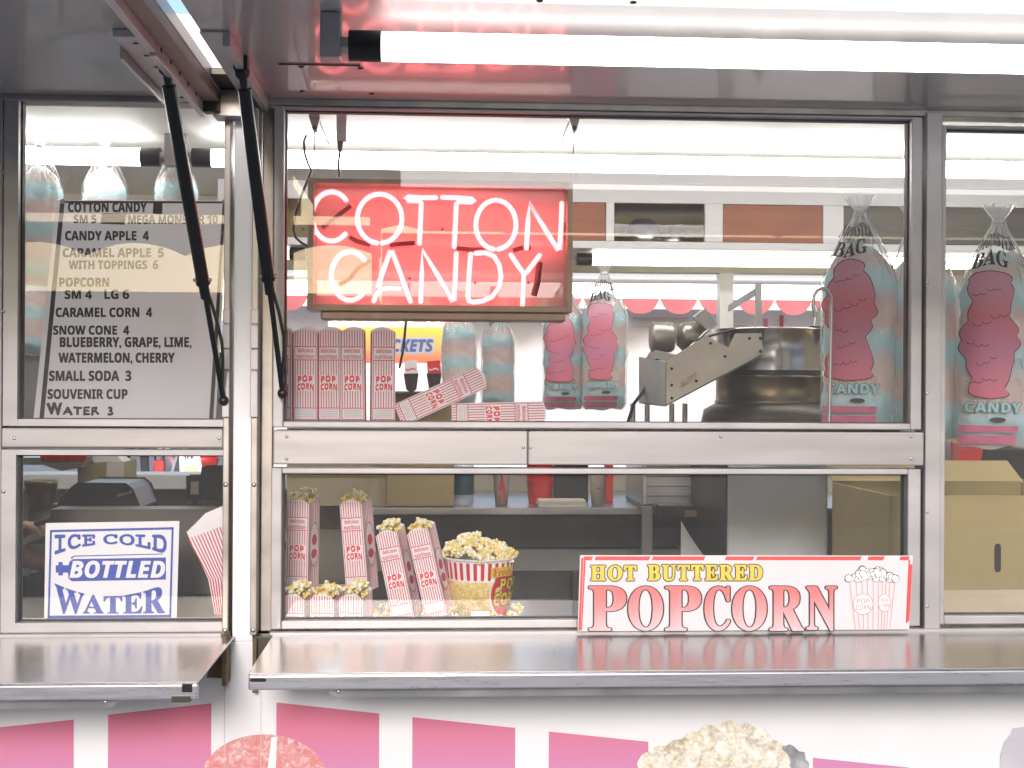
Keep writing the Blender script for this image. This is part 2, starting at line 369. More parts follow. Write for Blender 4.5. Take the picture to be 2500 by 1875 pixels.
seal_m = mat('grey_rubber_seal', (.055, .055, .055), .6, 0, .2, 30)
def window(u0, u1, v0, v1, bl, br, bt, bb, dark=True, name='window'):
    """opening u0..u1, v0..v1 in the photograph, frame bars bl, br, bt, bb metres wide"""
    x0, x1 = X(u0), X(u1); z1 = Z(v0); z0 = Z(v1)
    q = MB(); Y0, Y1 = -.027, .024
    q.box(x0 - bl, x0, Y0, Y1, z0 - bb, z1 + bt, alu); q.box(x1, x1 + br, Y0, Y1, z0 - bb, z1 + bt, alu)
    q.box(x0, x1, Y0, Y1, z0 - bb, z0, trimw if False else alu); q.box(x0, x1, Y0, Y1, z1, z1 + bt, alu)
    fr = q.build(name, T, .0025)
    q = MB(); k = .003                                                    # rubber seal
    for (a, b, c, d) in ((x0 - .001, x0 + k, z0, z1), (x1 - k, x1 + .001, z0, z1), (x0, x1, z0 - .001, z0 + k * .6), (x0, x1, z1 - k, z1 + .001)): q.box(a, b, -.008, .012, c, d, seal_m)
    q.build('seal', fr)
    q = MB(); q.box(x0 - .004, x1 + .004, -.0025, .0025, z0 - .004, z1 + .004, glass); q.build('pane', fr)
    return fr
window(695, 2213, 281, 1030, .022, .024, .006, .013)
window(693, 2208, 1155.5, 1508, .022, .028, .012, .018)
window(52, 553, 262, 1027, .029, .0005, .006, .014)
window(50, 553, 1112, 1510, .029, .0005, .011, .020)
window(2297, 2700, 300, 1504, .010, .02, .006, .018)

for u, v, y_ in ((2264, 420, -.038), (2264, 690, -.038), (2264, 960, -.038), (2264, 1250, -.038), (2264, 1480, -.038), (8, 420, -.03), (8, 760, -.03), (8, 1200, -.03), (700, 1066, -.034), (700, 1120, -.034), (1278, 1092, -.034), (1296, 1092, -.034), (2225, 1066, -.034), (2225, 1120, -.034), (35, 1070, -.034), (535, 1070, -.034), (1760, 1066, -.034)):
    q = MB(); p_ = P(u, v, y_); q.lathe([(0, -.0016), (.0022, -.0015), (.0034, -.0006), (.0036, 0)], p_, kit, 12, 'Y'); q.build('screw', T)
# channels at both sides of the white strip, with hinge blocks
for (ua, ub, yy) in ((554, 569, -.05), (621, 637, -.05)):
    q = MB(); q.box(X(ua), X(ub), yy, .02, 1.142, 2.236, alu_dk); ch = q.build('side_channel', T, .002)
    q = MB()
    for (va, vb, k) in ((765, 799, .004), (802, 857, .007), (860, 908, .006), (911, 1020, .009)):
        q.box(X(ua) - .001, X(ub) + .001, yy - k, yy - .001, Z(vb), Z(va), alu)
    q.build('hinge_block', ch, .0015)
    for v in (288, 1180, 1525): q = MB(); q.ball((X((ua + ub) / 2), yy - .001, Z(v)), .005, kit, 2, sc=(1, .6, 1)); q.build('rivet', ch)
q = MB(); q.box(X(639), X(667), -.004, .02, 1.142, 2.234, alu_dk); q.build('jamb', T, .002)

# roof, ceiling, back wall, ends, floor
q = MB(); q.box(-2.0, 2.4, .031, 2.1, 2.332, 2.42, ceil); q.build('roof', T)
q = MB(); q.box(-2.0, 2.4, .0, 2.1, .35, .45, kit_dk); q.build('floor', T)
q = MB(); q.box(-2.0, -1.97, .031, 2.0, .452, 2.331, inwall); q.build('end_wall', T)
q = MB(); q.box(2.37, 2.4, .031, 2.0, .452, 2.331, inwall); q.build('end_wall', T)
YB = 2.0
q = MB(); bw = inwall
q.box(-1.97, 2.37, YB, YB + .06, .452, 1.345, bw); q.box(-1.97, 2.37, YB, YB + .06, 2.075, 2.331, bw)
for (a, b) in ((-1.97, -1.62), (X(640, 800, YB) - .02, X(640, 800, YB) + .03), (X(1757, 800, YB), X(1790, 800, YB)), (1.62, 2.37)): q.box(a, b, YB, YB + .055, 1.345, 2.075, trimw)
q.build('back_wall', T)
q = MB(); q.box(-1.7, .1, YB - .16, YB - .002, 1.30, 1.352, white); q.build('window_ledge', T, .004)

# ------------------------------------------------------------------ counters
ZC = 1.141
def counter(x0, x1, yf, name='counter'):
    q = MB(); q.box(x0, x1, yf, -.05, ZC - .004, ZC, steel)
    ct = q.build(name, T, .0012)
    q = MB(); q.box(x0 + .0005, x1, yf - .0025, yf + .010, ZC - .0305, ZC - .0045, steel_lip); q.build('front_lip', ct, .003)
    return ct
yR = -.416; yLf = -.482
c1 = counter(-.324, 2.3, yR); c2 = counter(-1.95, X(548, 1600, -.2) - .002, yLf)
q = MB(); a = X(790, 1700, yR + .03)
q.slab([(a, yR + .03, ZC - .031), (a + .022, yR + .03, ZC - .050), (2.3, yR + .03, ZC - .050), (2.3, yR + .03, ZC - .031)], (0, 1, 0), .09, kit); q.build('support_bar', c1, .002)
q = MB(); b = X(297, 1700, yLf + .03)
q.slab([(-1.95, yLf + .03, ZC - .031), (-1.95, yLf + .03, ZC - .050), (b - .018, yLf + .03, ZC - .050), (b, yLf + .03, ZC - .031)], (0, 1, 0), .09, kit); q.build('support_bar', c2, .002)
q = MB()
fl = PY(yR - .0026)
q.poly([fl(617 + (7 if 90 < t < 270 else -7) * 0 + (6 * math.cos(R(t)) + (14 if math.cos(R(t)) > 0 else -14)) + 13, 1660.5 + 4.2 * math.sin(R(t)), .0006) for t in range(0, 360, 15)], black)
q.build('slot', c1)
q = MB(); q.box(X(420, 1680, yLf), X(466, 1680, yLf), yLf - .005, yLf + .02, ZC - .035, ZC - .024, kit_dk); q.box(X(445, 1680, yLf), X(470, 1680, yLf), yLf - .004, yLf + .02, ZC - .018, ZC - .003, black); q.build('latch', c2, .001)
for cc, u, yy in ((c1, 826, yR), (c2, 257, yLf)):
    q = MB(); q.ball((X(u, 1690, yy + .03), yy + .0295, ZC - .041), .004, steel_lip, 2, sc=(1, .5, 1)); q.build('rivet', cc)
q = MB(); q.slab([P(508, 1650, WY - .002), P(562, 1652, WY - .002), P(562, 1545, WY - .002), P(545, 1545, WY - .002)], (0, -1, 0), .012, rust)
q.box(X(553, 1600, WY), X(563, 1600, WY), WY - .06, WY - .001, 1.05, 1.15, rust); q.build('hinge_bracket', T, .001)
q = MB(); q.box(X(622, 1560, WY), X(665, 1560, WY), WY - .02, WY + .02, 1.085, 1.1415, kit_dk)
q.box(X(622, 1560, WY), X(632, 1560, WY), WY - .035, WY - .021, 1.03, 1.14, rust); q.build('hinge_bracket', T, .001)
# back strip where the counters meet the windows
q = MB(); q.box(X(668), 2.3, -.049, -.029, ZC - .012, ZC + .006, alu); q.build('counter_flashing', T, .002)
q = MB(); q.box(-1.95, X(553), -.049, -.029, ZC - .012, ZC + .004, alu); q.build('counter_flashing', T, .002)

# ------------------------------------------------------------------ awnings
aw = MB(); aw.box(-.391, 2.35, -1.60, -.034, ZT, ZT + .028, awnm); A1 = aw.build('awning', T, .002)
q = MB(); q.box(-.391, 2.35, -1.615, -1.601, ZT - .035, ZT + .03, trimw); q.build('front_lip', A1, .003)
q = MB(); q.box(-.353, -.3405, -.56, -.034, ZT - .026, ZT - .0005, alu); q.slab([(-.391, -.56, ZT - .0005), (-.3535, -.56, ZT - .0005), (-.3535, -.034, ZT - .0005), (-.391, -.034, ZT - .0005)], (0, 0, -1), .003, alu)
q.build('side_lip', A1, .001)
q = MB(); pz = PZ(615, 168, ZT - .013); q.ball((-.3400, pz.y, ZT - .014), .007, kit, 2, sc=(.4, 1, 1)); q.build('rivet', A1)
q = MB()
for u, v in ((735, 162), (880, 166), (738, 222), (908, 228), (1318, 2), (1546, 6)):
    p = PZ(u, v, ZT); q = MB(); q.ball((p.x, p.y, ZT), .006, kit_dk, 2, sc=(1, 1, .5)); q.build('screw', A1)
q = MB(); a, b = PZ(680, 155, ZT), PZ(880, 160, ZT); q.box(a.x, b.x, a.y - .002, a.y + .002, ZT - .0025, ZT - .0005, kit_dk)
q.build('seam_strip', A1)
aw = MB(); aw.box(-1.95, -.43, -1.60, -.034, ZT, ZT + .028, awnm); A2 = aw.build('awning', T, .002)
q = MB(); q.box(-1.95, -.43, -1.615, -1.601, ZT - .035, ZT + .03, trimw); q.build('front_lip', A2, .003)
q = MB(); q.box(-.462, -.431, -1.595, -.10, ZT - .022, ZT - .0005, mat('shaded_awning_edge', (.36, .27, .22), .5, .3, .1, 12)); q.build('side_lip', A2, .001)  # the edge's shade is put into this brown colour
chm = mat('pale_channel', (.62, .55, .54), .4, .5, .06, 10)
q = MB(); p0, p1 = PZ(345, 40, ZT - .02), PZ(525, 240, ZT - .02)
ya, yb = -.56, -.05
q.box(-.475, -.4625, ya, yb, ZT - .045, ZT - .0005, chm); q.box(-.535, -.4755, ya, yb, ZT - .014, ZT - .0005, chm); q.box(-.541, -.5355, ya + .08, yb, ZT - .032, ZT - .0005, chm)
q.box(-.475, -.4625, -1.2, ya - .004, ZT - .040, ZT - .0005, chm)
chn = q.build('strut_channel', A2, .0015)
for i in range(6):
    yy = ya + .04 + i * .085
    for c_, r_, s_ in (((-.4625, yy, ZT - .024), .006, (.3, 1, 1)), ((-.505, yy, ZT - .0142), .005, (1, 1, .3))): q = MB(); q.ball(c_, r_, black, 2, sc=s_); q.build('bolt_hole', chn)
q = MB(); q.box(-.430, -.3915, -.21, -.03, ZT + .006, ZT + .02, kit_dk); q.box(-.444, -.38, -.09, -.036, ZT - .05, ZT + .005, alu_dk); q.box(X(500), X(552), -.10, -.07, 2.205, 2.24, kit_dk); q.build('gutter_end', T, .002)

# gas struts
def strut(ua, va, za, ub, vb, yb):
    a = PZ(ua, va, za); b = P(ub, vb, yb); d = b - a
    q = MB(); q.tube([a + d * .045, a + d * .61], .0125, rubber, 16); q.tube([a + d * .61, a + d * .617], .014, rubber, 16)
    st = q.build('gas_strut', T)
    q = MB(); q.tube([a + d * .617, a + d * .66], .010, rubber, 12); q.tube([a + d * .66, b], .0055, rubber, 12); q.build('strut_rod', st)
    q = MB(); q.ball(a, .014, black, 2); q.tube([a, a + d * .05], .0075, black, 10); q.box(a.x - .015, a.x + .01, a.y - .012, a.y + .012, a.z + .004, ZT - .001, black); q.build('strut_end', st)
    q = MB(); q.ball(b, .011, black, 2); q.box(b.x - .006, b.x + .006, b.y, -.03, b.z - .01, b.z + .01, kit_dk); q.build('strut_end', st)
    for k in (-.014, .014): q = MB(); q.ball(a + d * .605 + Vector((k, -.003, 0)), .005, kit, 1); q.build('pin', st)
    q = MB(); c = a + d * .63; q.tube([c + Vector((.004, .004, 0)), a + d * .72 + Vector((.012, .006, 0)), a + d * .80 + Vector((.016, .004, 0)), a + d * .86 + Vector((.012, .006, .0)), a + d * .97], .0035, kit_dk, 8); q.build('safety_rod', st)
strut(405, 168, ZT - .03, 546, 978, -.06)
strut(592, 178, ZT - .03, 690, 960, -.055)

# ------------------------------------------------------------------ lamps
TUBE = lamp_mat('fluorescent_white', (1, .975, .96), 4.2)
TUBE_IN = lamp_mat('fluorescent_inside', (1, .975, .95), 14)
TUBE_LOW = lamp_mat('fluorescent_cabinet', (1, .95, .78), 4)
TUBE_BACK = lamp_mat('fluorescent_far_side', (1, 1, 1), 3)
def tube_lamp(label, a, b, r, m, ca=True, cb=True, mount=None, side=(0, 0, 1)):
    a = Vector(a); b = Vector(b); t = thing('tube_lamp', label, 'lamp', a, 'fluorescent tubes'); d = (b - a).normalized()
    q = MB(); q.tube([a + d * (.05 if ca else 0), b - d * (.05 if cb else 0)], r, m, 20); q.build('tube', t)
    for (p, s, k) in ((a, 1, ca), (b, -1, cb)):
        if k:
            q = MB(); q.tube([p + d * s * .0, p + d * s * .052], r * 1.07, black, 20); q.build('end_cap', t)
            if mount:
                q = MB(); q.box(p.x - .045 if s > 0 else p.x + .012, p.x - .012 if s > 0 else p.x + .045, p.y - .02, p.y + .02, p.z - r * 1.0, mount, alu)
                q.tube([p - d * s * .014, p + d * s * .001], r * .6, kit, 12); q.build('lamp_holder', t, .002)
    return t
zt = ZT - .05
pa = PZ(852, 112, zt)
tube_lamp('long white fluorescent tube with black end cap under the right awning', (pa.x, pa.y, zt), (2.3, pa.y, zt), .0235, TUBE, True, False, ZT - .001)
zi = 2.27
pi_ = PZ(470, 385, zi); pj = PZ(388, 380, zi)
tube_lamp('long fluorescent tube on the trailer ceiling behind the neon sign', (pi_.x, pi_.y, zi), (2.3, pi_.y, zi), .024, TUBE_IN, True, False, 2.331)
tube_lamp('fluorescent tube on the ceiling above the menu board', (-1.9, pi_.y, zi), (pj.x, pi_.y, zi), .024, TUBE_IN, False, True, 2.331)
pc = P(1408, 633, 1.72)
tube_lamp('warm fluorescent tube under the cabinets at the back', (pc.x, 1.72, pc.z), (1.9, 1.72, pc.z), .02, TUBE_LOW, True, False)
pb = P(745, 620, 1.72)
tube_lamp('short fluorescent tube under the cabinet behind the left of the neon sign', (-.75, 1.72, pb.z), (pb.x, 1.72, pb.z), .02, TUBE_LOW, False, True)
pd = P(1300, 708, 2.5)
tube_lamp('white fluorescent tube outside the far windows of the trailer', (-1.5, 2.5, pd.z), (2.2, 2.5, pd.z), .03, TUBE_BACK, False, False)
q = MB(); q.box(-1.8, 2.3, 2.07, 3.0, pd.z + .05, pd.z + .08, awnm); q.build('back_awning', T)

# ------------------------------------------------------------------ fittings inside
YK = 1.60
q = MB(); zc0, zc1 = Z(609, 1700, YK), 2.331
q.box(-.70, 2.36, YK, YK + .02, zc0, zc0 + .025, trimw); q.box(-.70, 2.36, YK + .02, 1.998, zc0 + .002, zc0 + .02, trimw); q.box(-.70, 2.36, YK + .004, YK + .02, 2.27, 2.331, trimw)
for (a, b) in ((1480, 1500), (1721, 1765), (2010, 2060)): q.box(X(a, 540, YK), X(b, 540, YK), YK + .001, YK + .02, zc0 + .025, 2.27, trimw)
q.box(-.70, -.66, YK + .001, YK + .02, zc0 + .025, 2.27, trimw)
q.box(-.70, 2.36, 1.94, 1.96, zc0 + .02, 2.331, card)
cb = q.build('cabinet', T, .002)
q = MB(); q.box(X(1240, 540, YK), X(1479, 540, YK), YK + .008, YK + .018, zc0 + .027, 2.268, cab_brown); q.build('cabinet_door', cb)
q = MB(); q.box(X(1766, 540, YK), X(2009, 540, YK), YK + .008, YK + .018, zc0 + .027, 2.268, cab_brown); q.build('cabinet_door', cb)
q = MB(); q.box(X(2061, 540, YK), 2.3, YK + .008, YK + .018, zc0 + .027, 2.268, kit_dk); q.build('cabinet_door', cb)
q = MB(); q.box(X(1501, 540, YK), X(1720, 540, YK), YK + .008, YK + .012, zc0 + .027, 2.268, clear_mat('cabinet_pane', .25)); q.build('cabinet_glass', cb)
for k, (u, r_, h_) in enumerate(((1570, .065, .10), (1645, .05, .075))):
    t = MB(); p = P(u, 590, 1.78); t.lathe([(0, h_), (r_ * .5, h_ * .98), (r_ * .85, h_ * .75), (r_, h_ * .4), (r_ * 1.05, 0), (r_, 0)], (p.x, 1.78, zc0 + .021), kit, 28)
    tag(t.build('mixing_bowl'), ['large upturned steel bowl in the glass fronted cabinet', 'smaller steel bowl right of the large one in the cabinet'][k], 'bowl', 'bowls in the cabinet')

# counters and shelves inside
q = MB(); q.box(-.25, 2.3, 1.30, 1.99, 1.262, 1.285, kit); bc = q.build('back_counter', T, .003)
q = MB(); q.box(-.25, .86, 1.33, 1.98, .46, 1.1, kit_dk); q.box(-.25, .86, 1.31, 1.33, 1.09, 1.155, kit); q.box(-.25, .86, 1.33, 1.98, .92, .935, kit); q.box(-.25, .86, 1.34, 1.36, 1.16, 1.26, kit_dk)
q.build('counter_front', bc)
q = MB(); q.box(X(1565, 1300, 1.2), X(1590, 1300, 1.2), 1.18, 1.20, .46, 1.30, kit); q.box(X(1400, 1300, 1.2), X(1720, 1300, 1.2), 1.2, 1.215, .85, 1.10, kit_dk); q.build('counter_leg', bc)
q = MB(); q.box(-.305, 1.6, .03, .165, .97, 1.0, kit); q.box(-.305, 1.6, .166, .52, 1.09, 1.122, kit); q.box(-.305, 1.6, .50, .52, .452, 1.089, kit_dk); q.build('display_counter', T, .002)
q = MB(); q.box(-.305, 1.016, .03, .28, 1.556, 1.572, kit); q.build('display_shelf', T, .002)
q = MB(); q.box(-1.9, -.43, .03, .16, 1.556, 1.572, kit); q.build('display_shelf', T, .002)
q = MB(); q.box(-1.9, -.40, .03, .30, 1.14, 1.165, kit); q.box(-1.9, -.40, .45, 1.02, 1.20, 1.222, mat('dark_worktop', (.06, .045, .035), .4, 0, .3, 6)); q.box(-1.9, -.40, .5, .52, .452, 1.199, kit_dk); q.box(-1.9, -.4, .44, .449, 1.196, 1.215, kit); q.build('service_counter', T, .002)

# ------------------------------------------------------------------ neon sign
def neon_mat(name, c, s):
    m = bpy.data.materials.new(name); m.use_nodes = True; b = m.node_tree.nodes['Principled BSDF']
    n = m.node_tree.nodes; L = m.node_tree.links; b.inputs['Base Color'].default_value = (.9, .5, .5, 1); b.inputs['Emission Strength'].default_value = s
    lw = n.new('ShaderNodeLayerWeight'); lw.inputs[0].default_value = .5; rp = n.new('ShaderNodeValToRGB'); e = rp.color_ramp.elements       # pink bloom fringe put into the edge colour, where the gas column thins
    e[0].position = .25; e[0].color = (*c, 1); e[1].position = .95; e[1].color = (c[0] * .8, c[1] * .35, c[2] * .35, 1)
    L.new(lw.outputs['Facing'], rp.inputs[0]); L.new(rp.outputs[0], b.inputs['Emission Color'])
    return m
NEON = neon_mat('neon_glow', (1, .185, .20), 3.7)
YN = .30
def back_panel_mat():
    m = bpy.data.materials.new('clear_red_backing'); m.use_nodes = True; t = m.node_tree; n = t.nodes; L = t.links; b = n['Principled BSDF']
    b.inputs['Base Color'].default_value = (.92, .60, .57, 1); b.inputs['Roughness'].default_value = .35
    tr = n.new('ShaderNodeBsdfTransparent'); tr.inputs[0].default_value = (1, .93, .90, 1)
    mx = n.new('ShaderNodeMixShader'); mx.inputs[0].default_value = .66; L.new(tr.outputs[0], mx.inputs[1]); L.new(b.outputs[0], mx.inputs[2]); L.new(mx.outputs[0], n['Material Output'].inputs[0])
    return m
na, nb = P(752, 436, YN), P(1398, 445, YN); nz0 = P(752, 758, YN).z
frame_m = mat('sign_frame_bronze', (.36, .28, .20), .4, .6, .1, 20)
NS = thing('neon_sign', 'pink neon sign reading cotton candy in a metal frame hung inside the window', 'neon sign', ((na.x + nb.x) / 2, YN, nz0))
q = MB(); x0, x1, z0, z1 = na.x, nb.x, nz0, na.z
q.box(x0, x0 + .015, YN - .01, YN + .09, z0, z1, frame_m); q.box(x1 - .013, x1, YN - .01, YN + .09, z0, z1, frame_m); q.box(x0 + .015, x1 - .013, YN - .009, YN + .09, z0, z0 + .014, frame_m); q.box(x0 + .015, x1 - .013, YN - .009, YN + .09, z1 - .011, z1, frame_m)
q.build('sign_frame', NS, .001)
q = MB(); q.box(x0 + .014, x1 - .012, YN + .062, YN + .066, z0 + .013, z1 - .010, back_panel_mat()); q.build('backing_panel', NS)
q = MB(); q.box(x0 + .03, x1 - .014, YN + .005, YN + .085, z0 - .020, z0 - .0005, frame_m); q.build('transformer_box', NS, .003)
YT = YN + .02
def arc(cu, cv, ru, rv, a0, a1, n=26): return [(cu + ru * math.cos(R(a0 + (a1 - a0) * i / n)), cv + rv * math.sin(R(a0 + (a1 - a0) * i / n))) for i in range(n + 1)]
def c2(l): return [(600 + a / 3.16, 450 + b / 3.16) for a, b in l]
STK1 = [c2(arc(662, 248, 150, 190, -42, -315)), c2(arc(1033, 265, 172, 190, 97, 443)),
        c2([(1465, 103), (1350, 103), (1250, 96), (1228, 112), (1245, 128), (1330, 128), (1354, 142), (1350, 250), (1340, 455)]),
        c2([(1518, 100), (1630, 104), (1745, 112), (1762, 126), (1742, 138), (1650, 134), (1624, 148), (1618, 300), (1608, 482)]),
        c2(arc(1930, 312, 155, 190, 97, 443)), c2([(2165, 492), (2176, 300), (2185, 146), (2300, 330), (2410, 512), (2424, 505), (2432, 320), (2438, 148)])]
STK2 = [c2(arc(805, 707, 145, 188, -42, -310)), c2([(1185, 806), (1090, 804), (1040, 812), (1008, 850), (988, 900)]), c2([(1020, 785), (1070, 640), (1115, 510), (1128, 510), (1190, 680), (1270, 902)]),
        c2([(1350, 905), (1358, 700), (1362, 505), (1480, 700), (1596, 908), (1608, 900), (1616, 720), (1624, 535)]),
        c2([(1735, 540), (1722, 700), (1714, 860), (1722, 900), (1755, 910), (1830, 900), (1900, 868), (1950, 800), (1970, 715), (1955, 620), (1915, 555), (1850, 528), (1775, 532)]),
        c2([(2046, 545), (2095, 620), (2145, 690), (2141, 800), (2135, 928)]), c2([(2266, 548), (2210, 625), (2165, 682)])]
for nm, st in (('cotton_lettering', STK1), ('candy_lettering', STK2)):
    q = MB()
    for k in st:
        pts = [P(u, v, YT) for u, v in k]; q.tube(pts, .0062, NEON, 14)
        q.ball(pts[0], .0062, NEON, 2); q.ball(pts[-1], .0062, NEON, 2)
    q.build(nm, NS)
q = MB(); dk = mat('painted_out_tube', (.16, .02, .02), .35, 0, .2, 40)
for k in ([(590, 335), (700, 250), (810, 165)], [(720, 775), (800, 730), (870, 640), (965, 585)], [(800, 408), (860, 440), (960, 465)], [(1110, 470), (1200, 458), (1305, 452)], [(1625, 492), (1740, 505), (1870, 500)], [(2060, 510), (2130, 490), (2200, 490)]):
    k = c2(k); q = MB(); q.tube([P(u, v, YT + .02) for u, v in k], .0055, dk, 8); q.build('painted_tube', NS)
q = MB(); q.tube([P(1317, 640, YT + .02), P(1312, 690, YT + .02), P(1303, 722, YT + .02)], .0075, dk, 8); q.build('painted_tube', NS); q = MB(); q.tube([P(1375, 545, YT + .02), P(1385, 590, YT + .02)], .006, dk, 8); q.build('painted_tube', NS)
for u, v in ((640, 560), (770, 545), (980, 560), (1130, 600), (900, 680), (1060, 690), (1190, 690)): q = MB(); q.tube([P(u + 100, v, YT + .004), P(u + 100, v, YN + .061)], .003, dk, 6); q.build('tube_support', NS)
q = MB(); hm = mat('hanger_zinc', (.40, .38, .35), .4, .7, .1, 20)
for (u0, u1, v1) in ((768, 766, 436), (1402, 1397, 445)):
    a, b = P(u0, 312, YN + .02), P(u1, v1, YN + .02); q = MB(); q.tube([a, b], .0016, hm, 6); q.build('hanging_wire', NS)
q = MB(); q.tube([P(u, v, YN + .03) for u, v in [(748, 330), (742, 345), (744, 375), (752, 400), (760, 415), (750, 440), (735, 480), (722, 520), (716, 560), (722, 580), (735, 592), (756, 604)]], .003, black, 8)
q.build('power_cord', NS)
for lab, k in (('left ceiling bracket holding the neon sign wire', 768), ('right ceiling bracket holding the neon sign wire', 1402)):
    q = MB(); s = -1 if k < 1000 else 1
    q.slab([P(k - 14, 285, YN), P(k + 14, 285, YN), P(k + 6, 318, YN), P(k - 4, 318, YN)], (0, 1, 0), .03, hm); q.box(P(k, 290, YN).x - .012, P(k, 290, YN).x + .012, YN - .01, YN + .05, P(k, 285, YN).z - .002, 2.331, hm)
    a, b = P(k - 10 * s, 290, YN), P(k - 34 * s * (1 if k > 1000 else 1), 350, YN + .12)
    q.tube([a, b], .0022, hm, 6); q.ball(P(k, 312, YN), .006, kit_dk, 2)
    tag(q.build('sign_bracket'), lab, 'bracket', 'ceiling brackets of the neon sign')
q = MB(); u = 834
q.box(P(u - 12, 300, .32).x, P(u + 12, 300, .32).x, .31, .335, P(u, 345, .32).z, 2.331, kit); q.tube([P(u - 3, 345, .32), P(u - 4, 370, .32)], [.008, .005], kit_dk, 10); q.tube([P(u - 4, 370, .32), P(u - 8, 400, .32), P(u - 6, 432, .32)], .003, kit_dk, 8)
q.box(P(795, 308, .36).x, P(u + 40, 308, .36).x, .30, .42, 2.326, 2.331, alu)
tag(q.build('power_plug'), 'grey plug hanging from a ceiling outlet above the neon sign', 'plug')
q = MB(); q.tube([P(1590, 449, .10), P(2212, 457, .10), P(2600, 463, .10)], .0012, paper, 6); tag(q.build('bag_line'), 'thin white line strung across the window to hang bags', 'line')
q = MB(); q.tube([P(u, v, .07) for u, v in [(1990, 775), (1985, 745), (1988, 720), (1997, 708), (2008, 704), (2020, 709), (2029, 724), (2030, 745), (2027, 900), (2024, 1035)]], .004, kit, 10); tag(q.build('hanger_rod'), 'bent steel hanger rod standing in front of the kettle', 'rod')

# ------------------------------------------------------------------ menu board
mb0 = Vector((-.6, .045, 1.574)); mn = Vector((0, -math.cos(R(18)), math.sin(R(18)))) * -1   # leans back 18 degrees
mf = PL(mb0, mn)
def board_mat():
    m = bpy.data.materials.new('milky_board'); m.use_nodes = True; n = m.node_tree.nodes; L = m.node_tree.links; b = n['Principled BSDF']; b.inputs['Base Color'].default_value = (.86, .85, .87, 1); b.inputs['Roughness'].default_value = .4
    ts = n.new('ShaderNodeBsdfTranslucent'); ts.inputs[0].default_value = (.95, .95, .96, 1); mx = n.new('ShaderNodeMixShader'); mx.inputs[0].default_value = .6
    L.new(b.outputs[0], mx.inputs[1]); L.new(ts.outputs[0], mx.inputs[2]); L.new(mx.outputs[0], n['Material Output'].inputs[0]); return m
MBD = thing('menu_board', 'white leaning menu board with black lettering and black border stripes', 'menu board', mb0)
q = MB(); card_q = [mf(139, 489), mf(555, 491), mf(524, 1040), mf(81, 1040)]; q.slab(card_q, mn, .004, board_mat()); q.build('board', MBD, .001)
q = MB()
for a in (((147, 494), (158, 494), (106, 1036), (95, 1036)), ((544, 494), (551, 494), (520, 1036), (510, 1036)), ((148, 491), (551, 492), (551, 497), (148, 496))): q.poly([mf(u, v, .001) for u, v in a], ink)
mline = [('COTTON CANDY', 166, 494, 359, 519), ('SM 5', 180, 525, 236, 546), ('MEGA MONSTER 10', 313, 525, 532, 548), ('CANDY APPLE  4', 159, 564, 364, 588), ('CARAMEL APPLE  5', 153, 606, 400, 629), ('WITH TOPPINGS  6', 168, 636, 386, 658),
         ('POPCORN', 145, 678, 267, 701), ('SM 4', 158, 708, 225, 731), ('LG 6', 255, 707, 316, 731), ('CARAMEL CORN  4', 136, 751, 372, 775), ('SNOW CONE  4', 130, 795, 316, 818), ('BLUEBERRY, GRAPE, LIME,', 146, 823, 468, 852),
         ('WATERMELON, CHERRY', 143, 861, 427, 890), ('SMALL SODA  3', 120, 905, 321, 931), ('SOUVENIR CUP', 116, 950, 312, 975)]
for s, a, b, c, d in mline: txt(q, s, (a, b, c, d), mf, ink, 'sans', .036, k=4, e=.0012, grow=.03)
q.poly([mf(u, v, .001) for u, v in [(375, 493), (397, 493), (396, 523), (373, 522)]], ink); q.poly([mf(u, v, .001) for u, v in [(249, 521), (309, 523), (304, 549), (246, 547)]], ink)
for s, a, b, c, d in (('W', 115, 983, 153, 1014), ('ATER', 153, 993, 243, 1014), ('3', 263, 994, 276, 1016)): txt(q, s, (a, b, c, d), mf, ink, 'plain', .075, 1.15, e=.0012, grow=.06, warp=lambda u, v, a, b: (u + 1.2 * math.sin(v * .4), v + 1.2 * math.sin(u * .23)))
q.build('menu_lettering', MBD)
q = MB()
for u in (154, 549): q = MB(); q.ball(mf(u, 494, .004), .006, kit, 2, sc=(1, .5, 1)); q.build('clip', MBD)
q = MB(); pc_ = P(132, 429, .012); q.lathe([(.0, -.004), (.012, -.004), (.027, .006), (.029, .008)], pc_, clear_mat('suction_plastic', 2.5, .05, (.96, .96, .93), haze=.12), 28, 'Y'); q.lathe([(0, -.012), (.006, -.012), (.006, -.003), (.012, -.003)], pc_, clear_mat('suction_plastic'), 14, 'Y')
tag(q.build('suction_cup'), 'clear round suction cup stuck on the window above the menu board', 'suction cup')

# ------------------------------------------------------------------ bottled water sign
wf = PY(.036)
WS = thing('bottled_water_sign', 'white sign with blue lettering for ice cold bottled water in the lower window', 'sign', P(270, 1510, .036))
q = MB(); q.slab([wf(112, 1278), wf(437, 1273), wf(430, 1530), wf(108, 1530)], (0, 1, 0), .004, paper); q.build('board', WS, .0005)
q = MB()
for a in (((122, 1294), (424, 1287), (424, 1292.5), (122, 1299.5)), ((122, 1294), (127, 1294), (121, 1509), (116, 1509)), ((419, 1287), (424, 1287), (418, 1507), (413, 1507)), ((117, 1503), (418, 1501), (418, 1507), (117, 1509))): q.poly([wf(u, v, .0006) for u, v in a], blue)
icew = lambda u, v, a, b: (u, 1304 + (v - 1304) * ((1329 + 27 * ((u - 270) / 137) ** 2) - 1304) / 30)
txt(q, 'ICE', (133, 1304, 232, 1334), wf, blue, 'mono', .045, 1.0, e=.0012, grow=.04, warp=icew); txt(q, 'COLD', (252, 1304, 407, 1334), wf, blue, 'mono', .045, 1.0, e=.0012, grow=.04, warp=icew)
